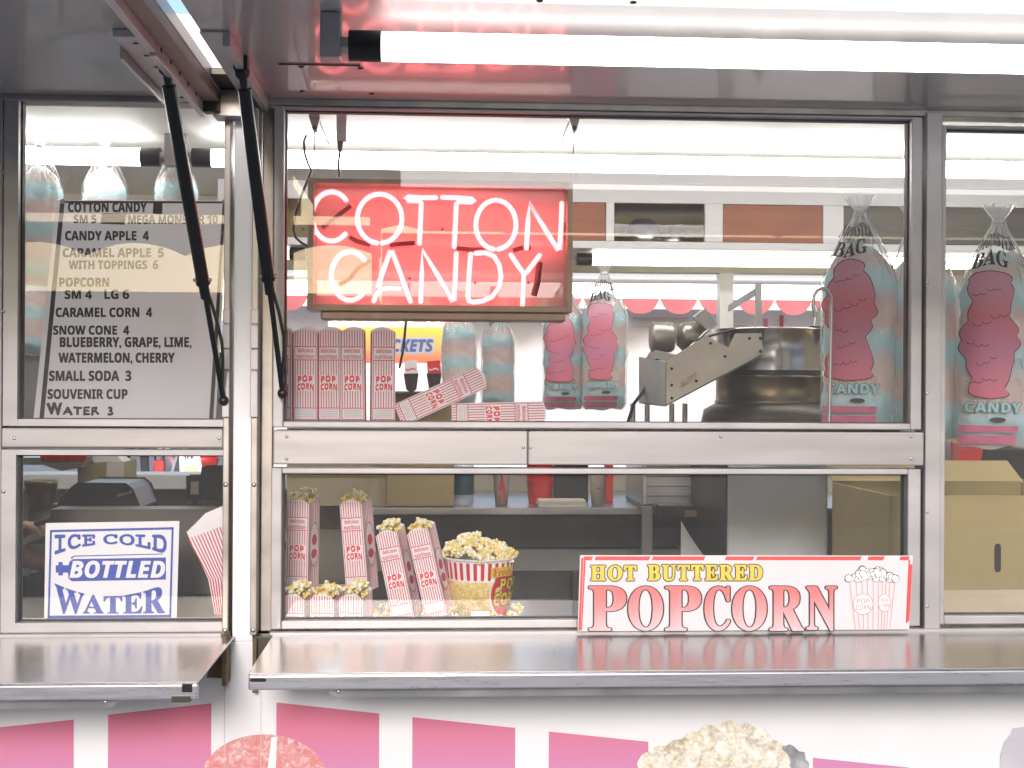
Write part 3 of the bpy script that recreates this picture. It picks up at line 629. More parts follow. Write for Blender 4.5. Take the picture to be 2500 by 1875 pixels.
watw = lambda u, v, a, b: (u, 1499 - (1499 - v) / 40 * (1499 - (1455 - 33 * ((u - 268) / 135) ** 2)))
txt(q, 'WATER', (133, 1459, 403, 1499), wf, blue, 'serif', .03, 1.0, e=.0012, grow=.03, fy=.5, warp=watw)
q.poly([wf(u, v, .0006) for u, v in [(178, 1365), (405, 1361), (405, 1415), (175, 1419), (167, 1412), (165, 1385), (170, 1371)]], blue)
q.poly([wf(u, v, .0006) for u, v in [(172, 1362), (180, 1356.5), (397, 1351.5), (397, 1353.5), (181, 1359), (175, 1365)]], blue)
q.poly([wf(u, v, .0006) for u, v in [(136, 1380), (142, 1380), (143, 1372), (152, 1372), (154, 1380), (167, 1380), (167, 1398), (154, 1398), (153, 1405), (143, 1405), (142, 1398), (136, 1398)]], blue)
txt(q, 'BOTTLED', (170, 1369, 403, 1411), wf, paper, 'italic', .028, 1.05, e=.0016, grow=.02)
q.build('blue_lettering', WS)

# ------------------------------------------------------------------ hot buttered popcorn sign, leaning on the window above the counter
pn = Vector((0, math.cos(R(8)), -math.sin(R(8)))); pf = PL(Vector((0, -.062, ZC)), pn)
PS = thing('popcorn_sign', 'long white card sign reading hot buttered popcorn on the steel counter', 'sign', (pf(1820, 1540)))
fade = zramp('faded_red_print', [(-.0, (.64, .60, .615)), (.035, (.66, .48, .50)), (.08, (.68, .28, .29)), (.115, (.70, .16, .16))], 'Z', .5, 30, .07, (1, 1, .1))
bot = pf(1415, 1541).z - ZC
q = MB(); q.slab([pf(1417, 1356), pf(2228, 1357), pf(2219, 1536), pf(1411, 1541)], pn, .005, mat('dimmed_sign_card', (.64, .63, .65), .55, 0, .03, 14)); q.build('board', PS, .0006)  # white card given a darker colour so the sign doesn't overexpose
q = MB(); redb = mat('chipped_red_border', (.74, .06, .06), .5, 0, .12, 60)
for a, b in ((1424, 1448), (1452, 1588), (1592, 1722), (1770, 1842), (1846, 2104), (2118, 2160), (2196, 2221)):
    q.poly([pf(a + 2, 1358.5, .0006), pf(b, 1358.5, .0006), pf(b - 4, 1368, .0006), pf(a, 1367.5, .0006)], redb)
q.poly([pf(u, v, .0006) for u, v in [(1419, 1362), (1424, 1362), (1418, 1539), (1412, 1539)]], redb); q.poly([pf(u, v, .0006) for u, v in [(1425, 1368), (1430, 1368), (1421, 1539), (1418.5, 1539)]], redb)
q.poly([pf(u, v, .0006) for u, v in [(2218, 1366), (2222, 1366), (2214, 1522), (2211, 1520)]], redb); q.poly([pf(u, v, .0010) for u, v in [(2220, 1378), (2227, 1378), (2220, 1515), (2213, 1520)]], redb)
for s, bx in (('HOT', (1440, 1378, 1556, 1420)), ('BUTTERED', (1579, 1377, 1863, 1420))):
    txt(q, s, bx, pf, ink, 'serif', .085, 1.16, e=.0008, grow=.07, k=12); txt(q, s, bx, pf, yel, 'serif', .035, 1.16, e=.0014, grow=.07)
pcx = ((1436, 1530), (1532, 1620), (1622, 1713), (1718, 1784), (1786, 1873), (1877, 1964), (1967, 2044))
for ch, (a, b) in zip('POPCORN', pcx):
    bx = (a, 1430, b, 1541)
    txt(q, ch, bx, pf, ink, 'serif', .052, 1, e=.0008, grow=.035, k=14, fy=.6); txt(q, ch, bx, pf, fade, 'serif', .022, 1, e=.0014, grow=.035, k=10, fy=.6)
q.build('sign_lettering', PS)
q = MB(); pr = mat('pale_red_print', (.76, .30, .30), .5, 0, .2, 60)
def ln(a, b, c, d, w_, m=pr, e=.0008):
    l = math.hypot(c - a, d - b); nx, ny = -(d - b) / l * w_, (c - a) / l * w_
    q.poly([pf(a + nx, b + ny, e), pf(c + nx, d + ny, e), pf(c - nx, d - ny, e), pf(a - nx, b - ny, e)], m)
for a, c in ((2073, 2088), (2089, 2098), (2104, 2108), (2117, 2119), (2132, 2131), (2144, 2144), (2154, 2152), (2163, 2158), (2173, 2164), (2185, 2172)): ln(a, 1413, c, 1536, .9)
ring(q, pf, 2107, 1475, 25, 26, 2.2, pr, .0012); disc(q, pf, 2107, 1475, 23.5, 24.5, paper, .0010); ring(q, pf, 2159, 1472, 16, 22, 1.8, pr, .0012); disc(q, pf, 2159, 1472, 14.8, 20.6, paper, .0010)
txt(q, 'POP', (2092, 1461, 2122, 1474), pf, pr, 'sans', 0, 1, e=.0016); txt(q, 'CORN', (2089, 1476, 2125, 1489), pf, pr, 'sans', 0, 1, e=.0016); txt(q, 'POP', (2150, 1461, 2169, 1471), pf, pr, 'sans', 0, 1, e=.0016); txt(q, 'CORN', (2147, 1473, 2171, 1483), pf, pr, 'sans', 0, 1, e=.0016)
random.seed(3)
for i in range(46):
    t = random.random(); u = 2068 + 120 * t; top = 1379 + 34 * abs(2 * t - 1) ** 1.4; v = top + random.random() ** .8 * (1414 - top); r_ = 6 + random.random() * 3
    e = .0010 + i * .00003
    disc(q, pf, u, v, r_ + 1.2, r_ + 1.2, ink, e, 12); disc(q, pf, u + .3, v + .4, r_, r_, paper, e + .000014, 12)
q.build('popcorn_drawing', PS)

# ------------------------------------------------------------------ popcorn bags
def kernel(q, c, r, rnd):
    m = pcw if rnd.random() < .55 else pcy
    for i in range(rnd.choice((3, 4, 5))):
        d = Vector((rnd.uniform(-1, 1), rnd.uniform(-1, 1), rnd.uniform(-1, 1))).normalized()
        q.ball(Vector(c) + d * r * .62, r * rnd.uniform(.5, .75), m if rnd.random() < .8 else (pcy if m is pcw else pcw), 1, .5, rnd.random() * 20, fr=1.8)
    if rnd.random() < .10: q.ball(c, r * .45, pcb, 1)
BW, BH = .0515, .207
def bag_face(q, f, w_, full=True, top=0.0):
    """red print of one face; f maps (0..1 across, 0..1 down) to the face"""
    n = 9
    def stripes(b0, b1):
        for i in range(n):
            a = (i + .5) / n; t = .055 / 2
            bb = b0 + (.018 * (2 * a - 1) ** 2 if b0 < .05 else 0)
            q.poly([f(a - t / 1.6, bb, .0004), f(a + t / 1.6, bb, .0004), f(a + t / 1.6, b1, .0004), f(a - t / 1.6, b1, .0004)], kred)
    stripes(.015, .19); stripes(.335, .83); stripes(.955, .995)
    for (b0, b1) in ((.19, .335), (.83, .955)):
        for (a0, c0, a1, c1) in ((.03, b0, .97, b0 + .008), (.03, b1 - .008, .97, b1), (.03, b0, .055, b1), (.945, b0, .97, b1)): q.poly([f(a0, c0, .0007), f(a1, c0, .0007), f(a1, c1, .0007), f(a0, c1, .0007)], kred)
    txt(q, 'delicious', (.17, .208, .83, .255), f, kred, 'sans', 0, 1, e=.0007); txt(q, 'nutritious', (.13, .268, .87, .318), f, kred, 'sans', 0, 1, e=.0007)
    q.poly([f(.12, .49, .0006), f(.88, .49, .0006), f(.88, .655, .0006), f(.12, .655, .0006)], bagw)
    pw = lambda u, v, a, b: (u, v - .010 * math.sin(a * math.pi) * (1 if b < 2 else 0))
    txt(q, 'POP', (.17, .502, .80, .570), f, kred2, 'sans', .07, 1.12, e=.0010, warp=pw, grow=.05, k=6); txt(q, 'CORN', (.15, .582, .86, .652), f, kred2, 'sans', .06, 1.1, e=.0010, warp=pw, grow=.05, k=6)
    for k in range(5): q.poly([f(.12, .85 + k * .018, .0006), f(.88, .85 + k * .018, .0006), f(.88, .856 + k * .018, .0006), f(.12, .856 + k * .018, .0006)], greyprint)
def topz(a): return BH * (1 - .045 * (2 * a - 1) ** 2)
def make_bag(filled, seed):
    t = bpy.data.objects.new('popcorn_bag', None); COL.objects.link(t); t.empty_display_size = .02
    q = MB(); d = .075 if filled else .020
    N = 8; fr = []; bk = []
    for i in range(N + 1):
        a = i / N; fr.append(Vector(((a - .5) * BW, 0, topz(a)))); bk.append(Vector(((a - .5) * BW, d, topz(a) + (.012 if filled else .004))))
    vs = [Vector((-BW / 2, 0, 0)), Vector((BW / 2, 0, 0))] + fr[::-1]; q.add(vs, [list(range(len(vs)))], bagw)
    vs = [Vector((-BW / 2, d, 0)), Vector((BW / 2, d, 0))] + bk[::-1]; q.add(vs, [list(range(len(vs)))], bagw)
    for s, (a, b) in ((-1, (fr[0], bk[0])), (1, (fr[-1], bk[-1]))):
        mid0 = Vector((s * (BW / 2 - (.004 if filled else .0005)), d / 2, 0)); mid1 = Vector((s * (BW / 2 - (.003 if filled else .0005)), d / 2, BH * .975))
        q.add([Vector((s * BW / 2, 0, 0)), mid0, Vector((s * BW / 2, d, 0)), b, mid1, a], [(0, 1, 4, 5), (1, 2, 3, 4)], bagw)
        if filled:
            for (p0, p1, r0, r1) in ((Vector((s * BW / 2, 0, 0)), mid0, a, mid1), (mid0, Vector((s * BW / 2, d, 0)), mid1, b)):
                for i in range(4):
                    t0, t1 = (i + .35) / 4, (i + .6) / 4; e = Vector((s * .0005, 0, 0))
                    q.poly([p0.lerp(p1, t0) + e, p0.lerp(p1, t1) + e, r0.lerp(r1, t1) + e, r0.lerp(r1, t0) + e], kred)
            fs = lambda y, z, e=0: Vector((s * (BW / 2 + .0008 + e), y, z))
            disc(q, fs, d * .5, BH * .5, d * .42, BH * .24, bagw, .0002); ring(q, fs, d * .5, BH * .5, d * .42, BH * .24, .0022, kred, .0006); disc(q, fs, d * .5, BH * .55, d * .22, BH * .06, kred, .0006); disc(q, fs, d * .5, BH * .40, d * .26, BH * .05, kred, .0006)
        elif s: q.poly([Vector((s * (BW / 2 + .0004), .002, 0)), Vector((s * (BW / 2 + .0004), d - .002, 0)), Vector((s * (BW / 2 + .0004), d - .002, BH * .95)), Vector((s * (BW / 2 + .0004), .002, BH * .95))], kred)
    q.poly([Vector((-BW / 2, 0, .0005)), Vector((BW / 2, 0, .0005)), Vector((BW / 2, d, .0005)), Vector((-BW / 2, d, .0005))], bagw)
    f = lambda a, b, e=0: Vector(((a - .5) * BW, -e, BH * (1 - b)))
    bag_face(q, f, BW)
    q.build('paper_bag', t, local=True)
    if filled:
        rnd = random.Random(seed); q = MB()
        for i in range(58):
            x = rnd.uniform(-.40, .40) * BW; y = rnd.uniform(.08, .95) * d; k = (1 - (2 * x / BW) ** 2) * .6 + .4
            kernel(q, (x, y, BH * .93 + rnd.random() * .030 * k + y * .10), rnd.uniform(.0055, .0078), rnd)
        q.build('popcorn', t, local=True)
    return t
flat = make_bag(False, 1); full = make_bag(True, 4)
full2 = make_bag(True, 11)
used = set()
def place_bag(src, u, v, Y, rot, label, group, z=None, sc=1):
    t = src if src.name not in used else copy_tree(src); used.add(src.name)
    p = P(u, v, Y)
    if z is not None: p.z = z
    t.location = p; t.rotation_euler = rot; t.scale = (sc, sc, sc); tag(t, label, 'popcorn bag', group); return t
G1 = 'empty popcorn bags on the upper shelf'
zs = 1.5725
for u, ry, rz, Y, lab in ((684, 0, -9, .10, 'empty popcorn bag at the left end of the row, half hidden by the window frame'), (746, .3, -10, .095, 'empty popcorn bag standing second in the row, right after the half hidden one'),
                   (804, -.4, -12, .10, 'empty popcorn bag standing in the middle of the row under the neon sign'), (862, -.5, -8, .09, 'empty popcorn bag just left of the gap in the row'), (936, -.3, 14, .10, 'empty popcorn bag standing alone right of the gap at the end of the row')):
    place_bag(flat, u, 1000, Y, (R(2), R(ry), R(rz)), lab, G1, zs)
place_bag(flat, 973, 1014, .12, (R(-4), R(65.3), 0), 'empty popcorn bag tipped over at an angle on the upper shelf', G1)
place_bag(flat, 1104, 1014, .10, (R(-4), R(88.5), 0), 'empty popcorn bag lying flat on its side on the upper shelf', G1)
G2 = 'filled popcorn bags in the lower window'
place_bag(full, 724, 1445, .20, (0, R(.6), R(-14)), 'filled popcorn bag standing upright at the left edge of the lower window', G2)
place_bag(full2, 872, 1446, .20, (0, R(-5), R(-16)), 'filled popcorn bag tilted slightly left, standing on the low bags', G2)
place_bag(full, 985, 1512, .165, (0, R(-12.3), R(-14)), 'filled popcorn bag leaning left, second from the popcorn tub', G2, sc=.97)
place_bag(full2, 1066, 1506, .165, (0, R(-13.5), R(-14)), 'filled popcorn bag leaning left beside the popcorn tub', G2, sc=.97)
G3 = 'filled popcorn bags low behind the window sill'
for u, lab, s_ in ((714, 'low filled popcorn bag in the left bottom corner of the window', full), (786, 'low filled popcorn bag in the middle, heaped with popcorn', full2), (857, 'low filled popcorn bag below the slightly tilted bag', full)):
    place_bag(s_, u, 1500, .045, (0, 0, R(-13)), lab, G3, 1.004)
q = MB(); q.box(P(690, 1450, .19).x, P(895, 1450, .19).x, .19, .33, 1.123, P(700, 1446, .2).z - .001, card); tag(q.build('carton_block'), 'low brown carton under the two upright popcorn bags', 'carton')
# loose popcorn
q = MB(); rnd = random.Random(9)
for (u0, u1, n, hh) in ((905, 960, 26, .03), (1020, 1290, 60, .012), (1030, 1110, 16, .03), (1240, 1275, 14, .03)):
    for i in range(n):
        p = P(rnd.uniform(u0, u1), 1505, rnd.uniform(.17, .27)); kernel(q, (p.x, p.y, 1.128 + rnd.random() * hh), rnd.uniform(.006, .008), rnd)
o = q.build('loose_popcorn'); tag(o, 'loose popcorn spilled around the tub and bags on the shelf', 'popcorn'); o['kind'] = 'stuff'

# popcorn tub
bc_ = P(1170, 1508, .26); bz0 = 1.123; rt, rb, hb = .0815, .062, .139
BT = thing('popcorn_tub', 'round popcorn tub with red and white striped rim heaped with popcorn', 'tub', (bc_.x, .26, bz0))
pyel = printed_popcorn('printed_yellow_popcorn', 0, [(.90, .84, .56), (.86, .74, .36), (.74, .56, .16), (.50, .32, .08), (.98, .88, .6)], 70, 4)
q = MB(); q.lathe([(rb * .96, .0), (rb, 0), (rb + (rt - rb) * .66, hb * .66)], (bc_.x, .26, bz0), pyel, 48)
q.lathe([(rb + (rt - rb) * .66, hb * .66), (rt, hb)], (bc_.x, .26, bz0), paper, 48); q.lathe([(rt - .001, hb - .001), (rt + .003, hb - .001), (rt + .004, hb + .002), (rt + .002, hb + .005), (rt - .002, hb + .003)], (bc_.x, .26, bz0), trimw, 48)
def tf(a, z, e=0):           # a degrees from the face turned to the viewer
    r_ = rb + (rt - rb) * z / hb + e; t = R(-90 + a); return Vector((bc_.x + r_ * math.cos(t), .26 + r_ * math.sin(t), bz0 + z))
for i in range(30):
    a = i * 12; q.poly([tf(a, hb * .70, .0006), tf(a + 3, hb * .675, .0006), tf(a + 6, hb * .70, .0006), tf(a + 6, hb * .97, .0006), tf(a, hb * .97, .0006)], redp)
q.build('tub_wall', BT)
q = MB()
oc, oz = 54, .070
def tl(u, v, e=0): return tf(oc + u, oz - v, e)
def gdisc(cu, cv, ru, rv, m, e):
    pts = [(cu + ru * math.cos(2 * math.pi * i / 32), cv + rv * math.sin(2 * math.pi * i / 32)) for i in range(32)]
    c = tl(cu, cv, e + .0006); q.add([c] + [tl(a, b, e) for a, b in pts], [(0, 1 + i, 1 + (i + 1) % 32) for i in range(32)], m)
gdisc(0, .006, 38, .058, paper, .0010); gdisc(0, .006, 35, .054, redp, .0022)
def strip(cu0, cu1, v0, v1, m, e):
    for i in range(8):
        a, b = cu0 + (cu1 - cu0) * i / 8, cu0 + (cu1 - cu0) * (i + 1) / 8; q.poly([tl(a, v0, e), tl(b, v0, e), tl(b, v1, e), tl(a, v1, e)], m)
strip(-38, 6, -.056, -.034, yel, .0050); txt(q, 'Fresh', (-34, -.053, 2, -.036), tl, redp, 'serif', 0, 1, e=.0058)
txt(q, 'POP', (-19, -.030, 28, -.002), tl, ink, 'sans', .12, 1.1, e=.0044, grow=.05); txt(q, 'POP', (-19, -.030, 28, -.002), tl, yel, 'sans', .04, 1.1, e=.0052, grow=.05)
txt(q, 'CORN', (-30, .003, 34, .034), tl, ink, 'sans', .12, 1.1, e=.0044, grow=.05); txt(q, 'CORN', (-30, .003, 34, .034), tl, yel, 'sans', .04, 1.1, e=.0052, grow=.05)
q.build('tub_label', BT)
q = MB(); rnd = random.Random(5)
for i in range(330):
    a = rnd.uniform(0, 2 * math.pi); r_ = math.sqrt(rnd.random()) * rt * 1.0; h = hb - .006 + (1 - (r_ / rt) ** 2) * .034 + rnd.random() * .016 + (.012 if math.cos(a) < -.3 else 0)
    kernel(q, (bc_.x + r_ * math.cos(a), .26 + r_ * math.sin(a), bz0 + h), rnd.uniform(.0065, .009), rnd)
q.build('popcorn', BT)
q = MB(); a = P(1148, 1490, .165); b = P(1197, 1520, .165); q.box(a.x, b.x, .163, .1645, b.z, a.z, paper)
for (x0_, x1_, z0_, z1_) in ((a.x, b.x, a.z - .0015, a.z), (a.x, a.x + .0015, b.z, a.z), (b.x - .0015, b.x, b.z, a.z)): q.box(x0_, x1_, .1622, .1629, z0_, z1_, kred)
tag(q.build('price_card'), 'small white card with red edge at the foot of the popcorn tub', 'card')

# fanned stack of folded bags in the left bay
FS = thing('popcorn_bag_stack', 'fanned stack of folded red and white popcorn bags standing beside the water sign', 'bag stack', P(510, 1520, .10))
for i in range(9):
    q = MB(); Y = .07 + i * .012; k = i
    tl_ = (455 + k * 5.5, 1298 - k * 5.5); f2 = PY(Y)
    A_, B_, C_, D_ = (tl_[0], tl_[1]), (600, tl_[1] - 58 + k * 2), (600, 1530), (530 + k * 3, 1530)
    mid = ((tl_[0] + D_[0]) / 2 + 16, (tl_[1] + D_[1]) / 2)
    q.slab([f2(*A_), f2(*B_), f2(*C_), f2(*D_), f2(*mid)], (0, 1, 0), .003, bagw)
    for j in range(16):
        t0 = .03 + j * .07; a = (tl_[0] + 110 * t0, tl_[1] - 40 * t0 + 18); b = (D_[0] + 70 * t0 * .8, 1530); m_ = (mid[0] + 95 * t0, mid[1])
        if a[0] > 596: break
        q.poly([f2(a[0], a[1], .0006), f2(a[0] + 3, a[1], .0006), f2(m_[0] + 3, m_[1], .0006), f2(b[0] + 3, b[1], .0006), f2(b[0], b[1], .0006), f2(m_[0], m_[1], .0006)], kred)
    q.build('folded_bag', FS)

# ------------------------------------------------------------------ cotton candy bags
film = clear_mat('bag_film', 1.3, .08, (.985, .99, .99), 1.0, 26, .05)
film_w = clear_mat('bag_film_gathered', 2.0, .12, (.98, .99, .99), 1.0, 40, .30)
crease = clear_mat('bag_crease', 2.0, .1, (.98, .99, .99), .6, 40, .42)
BL, PE, LB = (.58, .86, .90), (.94, .72, .67), (.68, .90, .93)
candy = zramp('cotton_candy', [(0, (.80, .48, .48)), (.045, PE), (.075, BL), (.11, LB), (.14, PE), (.185, PE), (.215, BL), (.25, LB), (.28, PE), (.315, (.82, .62, .62)), (.34, BL), (.37, LB), (.40, PE), (.44, LB), (.48, (.72, .88, .92))], 'Z', .9, 16, .085, (1, 1, 1.6), .42)
pinkp = zramp('pink_bag_print', [(.10, (.80, .20, .27)), (.20, (.68, .25, .38)), (.27, (.80, .22, .30)), (.33, (.74, .34, .46))], 'Z', .5, glow_through=.2)
outl = mat('print_outline', (.10, .02, .05), .5, 0, .1, 40)
teal = mat('print_teal_ink', (.03, .13, .13), .5, 0, .1, 40)
pinkb = mat('print_pink_band', (.74, .22, .34), .5, 0, .15, 30)
def make_candy_bag(name, seed, face=True, back=False):
    """local origin at the middle of the bag's bottom, face towards -Y"""
    t = bpy.data.objects.new(name, None); COL.objects.link(t); t.empty_display_size = .05
    HW, HD, H = .079, .055, .50
    def wd(z):
        k = z / H
        if k < .06: s = .86 + .14 * math.sin(k / .06 * math.pi / 2)
        elif k < .62: s = 1
        elif k < .93: x = (k - .62) / .31; s = 1 - .90 * x ** 1.35
        else: s = .10 + .30 * ((k - .93) / .07) ** .8
        return s
    def surf(z, th, g=0):
        s = wd(z); d = HD * (s if z / H > .10 else .35 + .65 * z / H / .10)
        c, sn = math.cos(th), math.sin(th); e = .8
        x = math.copysign(abs(c) ** e, c) * (HW * s + g); y = math.copysign(abs(sn) ** e, sn) * (d + g)
        wr = .0035 * noise.noise(Vector((x * 40, y * 40, z * 14 + seed * 5))) + ((.006 * math.sin(th * 11 + seed) + .004 * math.sin(th * 19 + 2 * seed)) * max(0, (z / H - .60)) * 4 * s) + (.10 * noise.noise(Vector((th * 1.5, z * 60, seed))) * .08 if z / H > .94 else 0)
        return Vector((x * (1 + wr / .08), y * (1 + wr / .06), z))
    q = MB(); NZ, NT = 60, 64; vs = [surf(H * i / NZ, 2 * math.pi * k / NT) for i in range(NZ + 1) for k in range(NT)]
    q.add(vs, [(i * NT + k, i * NT + (k + 1) % NT, (i + 1) * NT + (k + 1) % NT, (i + 1) * NT + k) for i in range(NZ) for k in range(NT)], film, True)
    w_i = q.mid(film_w)
    for i_, f_ in enumerate(q.f):
        if f_[0] // NT >= NZ * .91: q.mi[i_] = w_i
    rr = random.Random(seed)
    for c_ in range(26):
        th = rr.uniform(math.pi, 2 * math.pi) if c_ % 4 else rr.uniform(0, math.pi); z1 = .468; z0 = rr.uniform(.33, .43); pts = [surf(z1 + (z0 - z1) * i / 7, th + .05 * math.sin(i + c_), .0012) for i in range(8)]
        q.tube(pts, [.0007 + .0006 * math.sin(math.pi * i / 7) for i in range(8)], crease, 5)
    for c_ in range(14):
        th = rr.uniform(math.pi * 1.05, 1.95 * math.pi); z0 = rr.uniform(.02, .40); pts = [surf(z0 + rr.uniform(-.004, .004) + .008 * i * rr.choice((-1, 1)) * .4, th + .05 * i, .0012) for i in range(6)]
        q.tube(pts, [.0003 + .0005 * math.sin(math.pi * i / 5) for i in range(6)], crease, 5)
    q.build('bag_film', t, local=True)
    q = MB(); vs = []; NZ = 48; ztop = H * .80
    for i in range(NZ + 1):
        z = .006 + (ztop - .006) * i / NZ
        for k in range(NT):
            th = 2 * math.pi * k / NT; p = surf(z, th, -.006); s = 1 if i < NZ * .86 else math.sqrt(max(0, 1 - ((i / NZ - .86) / .14) ** 2))
            n_ = 1 + .07 * noise.noise(Vector((p.x * 25, p.y * 25, z * 30 + seed))) + .05 * noise.noise(Vector((p.x * 70, p.y * 70, z * 70 + seed)))
            vs.append(Vector((p.x * n_ * s, p.y * n_ * s, z + .012 * noise.noise(Vector((p.x * 18, p.y * 18, seed))))))
    q.add(vs, [(i * NT + k, i * NT + (k + 1) % NT, (i + 1) * NT + (k + 1) % NT, (i + 1) * NT + k) for i in range(NZ) for k in range(NT)], candy, True)
    q.build('candy_floss', t, local=True)
    q = MB()
    for z, r0 in ((.465, .0105),): q.lathe([(r0, -.004), (r0 + .002, 0), (r0, .004)], (0, 0, z), paper, 16)
    q.build('tie', t, local=True)
    if face:
        q = MB()
        def ff(x, z, e=0):
            s = wd(z); d = HD * (s if z / H > .10 else .35 + .65 * z / H / .10); xx = max(-.985, min(.985, x / (HW * s + .001)))
            y = -(d + .003) * (1 - abs(xx) ** 2.5) ** .4 - e; return Vector((x, y, z))
        rows = 74
        def edge(g):
            L_ = []; R_ = []
            for i in range(rows + 1):
                b = i / rows; z = .105 - g + (.255 + 2 * g) * b
                sh = (.030 + .010 * math.sin(b * math.pi) ** .6 + .008 * math.sin(b * 11 + seed)) * (math.sqrt(max(0, 1 - ((b - .86) / .14) ** 2)) if b > .86 else 1) * (math.sqrt(max(0, 1 - ((.05 - b) / .05) ** 2)) if b < .05 else 1)
                bp = .006 * abs(math.sin(b * 21 + seed)); L_.append((-.024 - sh - bp - g, z)); R_.append((-.024 + sh * 1.05 + .010 * abs(math.sin(b * 17 + 1 + .8 * math.sin(b * 13))) + g, z))
            return L_, R_
        for g, m, e in ((.0016, outl, .0002), (0, pinkp, .0010)):
            L_, R_ = edge(g); C_ = 10; vs = [ff(L_[i][0] + (R_[i][0] - L_[i][0]) * j / C_, L_[i][1], e) for i in range(rows + 1) for j in range(C_ + 1)]
            q.add(vs, [(i * (C_ + 1) + j, i * (C_ + 1) + j + 1, (i + 1) * (C_ + 1) + j + 1, (i + 1) * (C_ + 1) + j) for i in range(rows) for j in range(C_)], m, True)
        for (sx_, sz_, dx_, dz_, k_) in ((-.050, 0.315, .013, .004, 4), (-.046, 0.255, .016, .007, 4), (-.058, 0.218, .013, -.003, 3), (-.040, 0.175, .012, .006, 3), (-.056, 0.140, .014, .002, 4)):
            for i in range(k_): ring(q, ff, sx_ + dx_ * i, sz_ + dz_ * i + .002 * math.sin(i * 2.3 + seed), dx_ * .56, dx_ * .45, .0012, outl, .0018, 8, 180 + 20 * (i % 2), 350)
        wv = lambda u, z, a, b: (u * min(1, wd(z) * 1.0 + .05), z + .005 * math.sin(u * 60 + seed))
        txt(q, 'MONSTER', (-.082, .436, .050, .408), ff, ink, 'serif', .02, 1.0, k=4, e=.0016, warp=wv); txt(q, 'BAG', (-.074, .401, .016, .369), ff, ink, 'serif', .02, 1.0, k=4, e=.0016, warp=wv)
        for bx in ((-.066, .098, .042, .076),):
            txt(q, 'CANDY', bx, ff, teal, 'sans', .09, 1.12, e=.0010, grow=.05); txt(q, 'CANDY', bx, ff, mat('print_pale_teal', (.36, .56, .58), .6, 0, .05, 30), 'sans', .03, 1.12, e=.0016, grow=.05)
        ring(q, ff, -.004, .062, .016, .005, .005, ink, .0012, 16)
        for k, (z0_, z1_) in enumerate(((.036, .050), (.012, .030))):
            for j in range(12):
                a, b = -.074 + j * .0092, -.074 + (j + 1) * .0092; q.poly([ff(a, z0_, .001), ff(b, z0_, .001), ff(b, z1_, .001), ff(a, z1_, .001)], pinkb)
        q.build('bag_print', t, local=True)
    return t
cbA = make_candy_bag('cotton_candy_bag', 1); cbB = make_candy_bag('cotton_candy_bag', 2, False); cbC = make_candy_bag('cotton_candy_bag', 3)
def place_candy(src, ub, vb, Y, H, rz, ry, label):
    t = src if src.name not in used else copy_tree(src); used.add(src.name); t.location = P(ub, vb, Y); s = H / .5; t.scale = (s, s, s); t.rotation_euler = (0, R(ry), R(rz)); tag(t, label, 'cotton candy bag', 'hanging cotton candy bags'); return t
place_candy(cbA, 2092, 1048, .20, .535, -14, .6, 'cotton candy bag hanging just left of the right window post')
place_candy(cbB, 2262, 1078, .24, .55, 0, -3, 'cotton candy bag half hidden behind the right window post')
place_candy(cbC, 2425, 1098, .14, .555, -12, 1, 'cotton candy bag with pink print hanging in the window right of the post')
place_candy(cbB, 1120, 992, 1.35, .36, 20, 0, 'plain striped cotton candy bag hanging furthest left under the neon sign')
place_candy(cbB, 1215, 1000, 1.62, .36, -20, 0, 'cotton candy bag tucked between its neighbours under the neon sign')
place_candy(cbA, 1376, 1002, 1.50, .44, 4, 0, 'cotton candy bag with pink print hanging partly behind the neon sign')
place_candy(cbC, 1474, 1003, 1.45, .475, 4, 0, 'cotton candy bag with pink print hanging clear of the neon sign at its lower right')
for u, v, Y, H, rz, lab in ((95, 700, .80, .40, 0, 'cotton candy bag hanging behind the left edge of the menu board'), (255, 690, .95, .40, 30, 'cotton candy bag whose tied top rises behind the middle of the menu board'), (430, 690, .90, .40, -20, 'cotton candy bag whose tied top rises behind the right of the menu board'), (75, 870, 1.15, .33, 10, 'small cotton candy bag hanging lower at the left of the menu board')):
    place_candy(cbB, u, v, Y, H, rz, 0, lab)

# ------------------------------------------------------------------ caramel corn kettle
KT = thing('corn_kettle', 'stainless caramel corn kettle with chute, motor and steel cabinet', 'kettle', (P(1880, 1100, .95).x, .95, .452))
kc = P(1880, 1000, 1.0); kx = kc.x
def kz(v, Y=1.0): return P(1880, v, Y).z
q = MB(); q.box(P(1776, 1200, .75).x, P(2022, 1200, .75).x, .75, 1.25, .453, kz(1040), mat('grey_enamel', (.66, .69, .69), .45, 0, .05, 6)); q.build('kettle_cabinet', KT, .006)
q = MB(); q.box(P(1776, 1200, .75).x - .004, P(1776, 1200, .75).x - .0005, .752, 1.24, .46, kz(1042), kit_dk); q.build('side_panel', KT)
q = MB(); q.lathe([(.155, kz(905)), (.158, kz(880)), (.160, kz(812)), (.166, kz(808)), (.166, kz(805)), (.158, kz(805)), (.152, kz(880)), (.10, kz(890)), (0, kz(892))], (kx, 1.0, 0), mat('bright_steel', (.55, .54, .52), .16, 1, .1, 4, .1, 8), 48); q.build('pan', KT)
q = MB(); q.lathe([(.15, kz(925)), (.158, kz(917)), (.160, kz(922)), (.156, kz(926)), (.156, kz(976)), (.160, kz(980)), (.158, kz(985))], (kx, 1.0, 0), gold, 48); q.build('burner_ring', KT)
q = MB(); q.lathe([(.148, kz(904)), (.148, kz(926))], (kx, 1.0, 0), black, 40); q.lathe([(.155, kz(984)), (.19, kz(1000)), (.20, kz(1038)), (.0, kz(1038))], (kx, 1.0, 0), kit_dk, 48); q.build('base', KT)
kpl = mat('chute_plate', (.72, .68, .59), .4, .2, .14, 7)
cf = PY(.76)
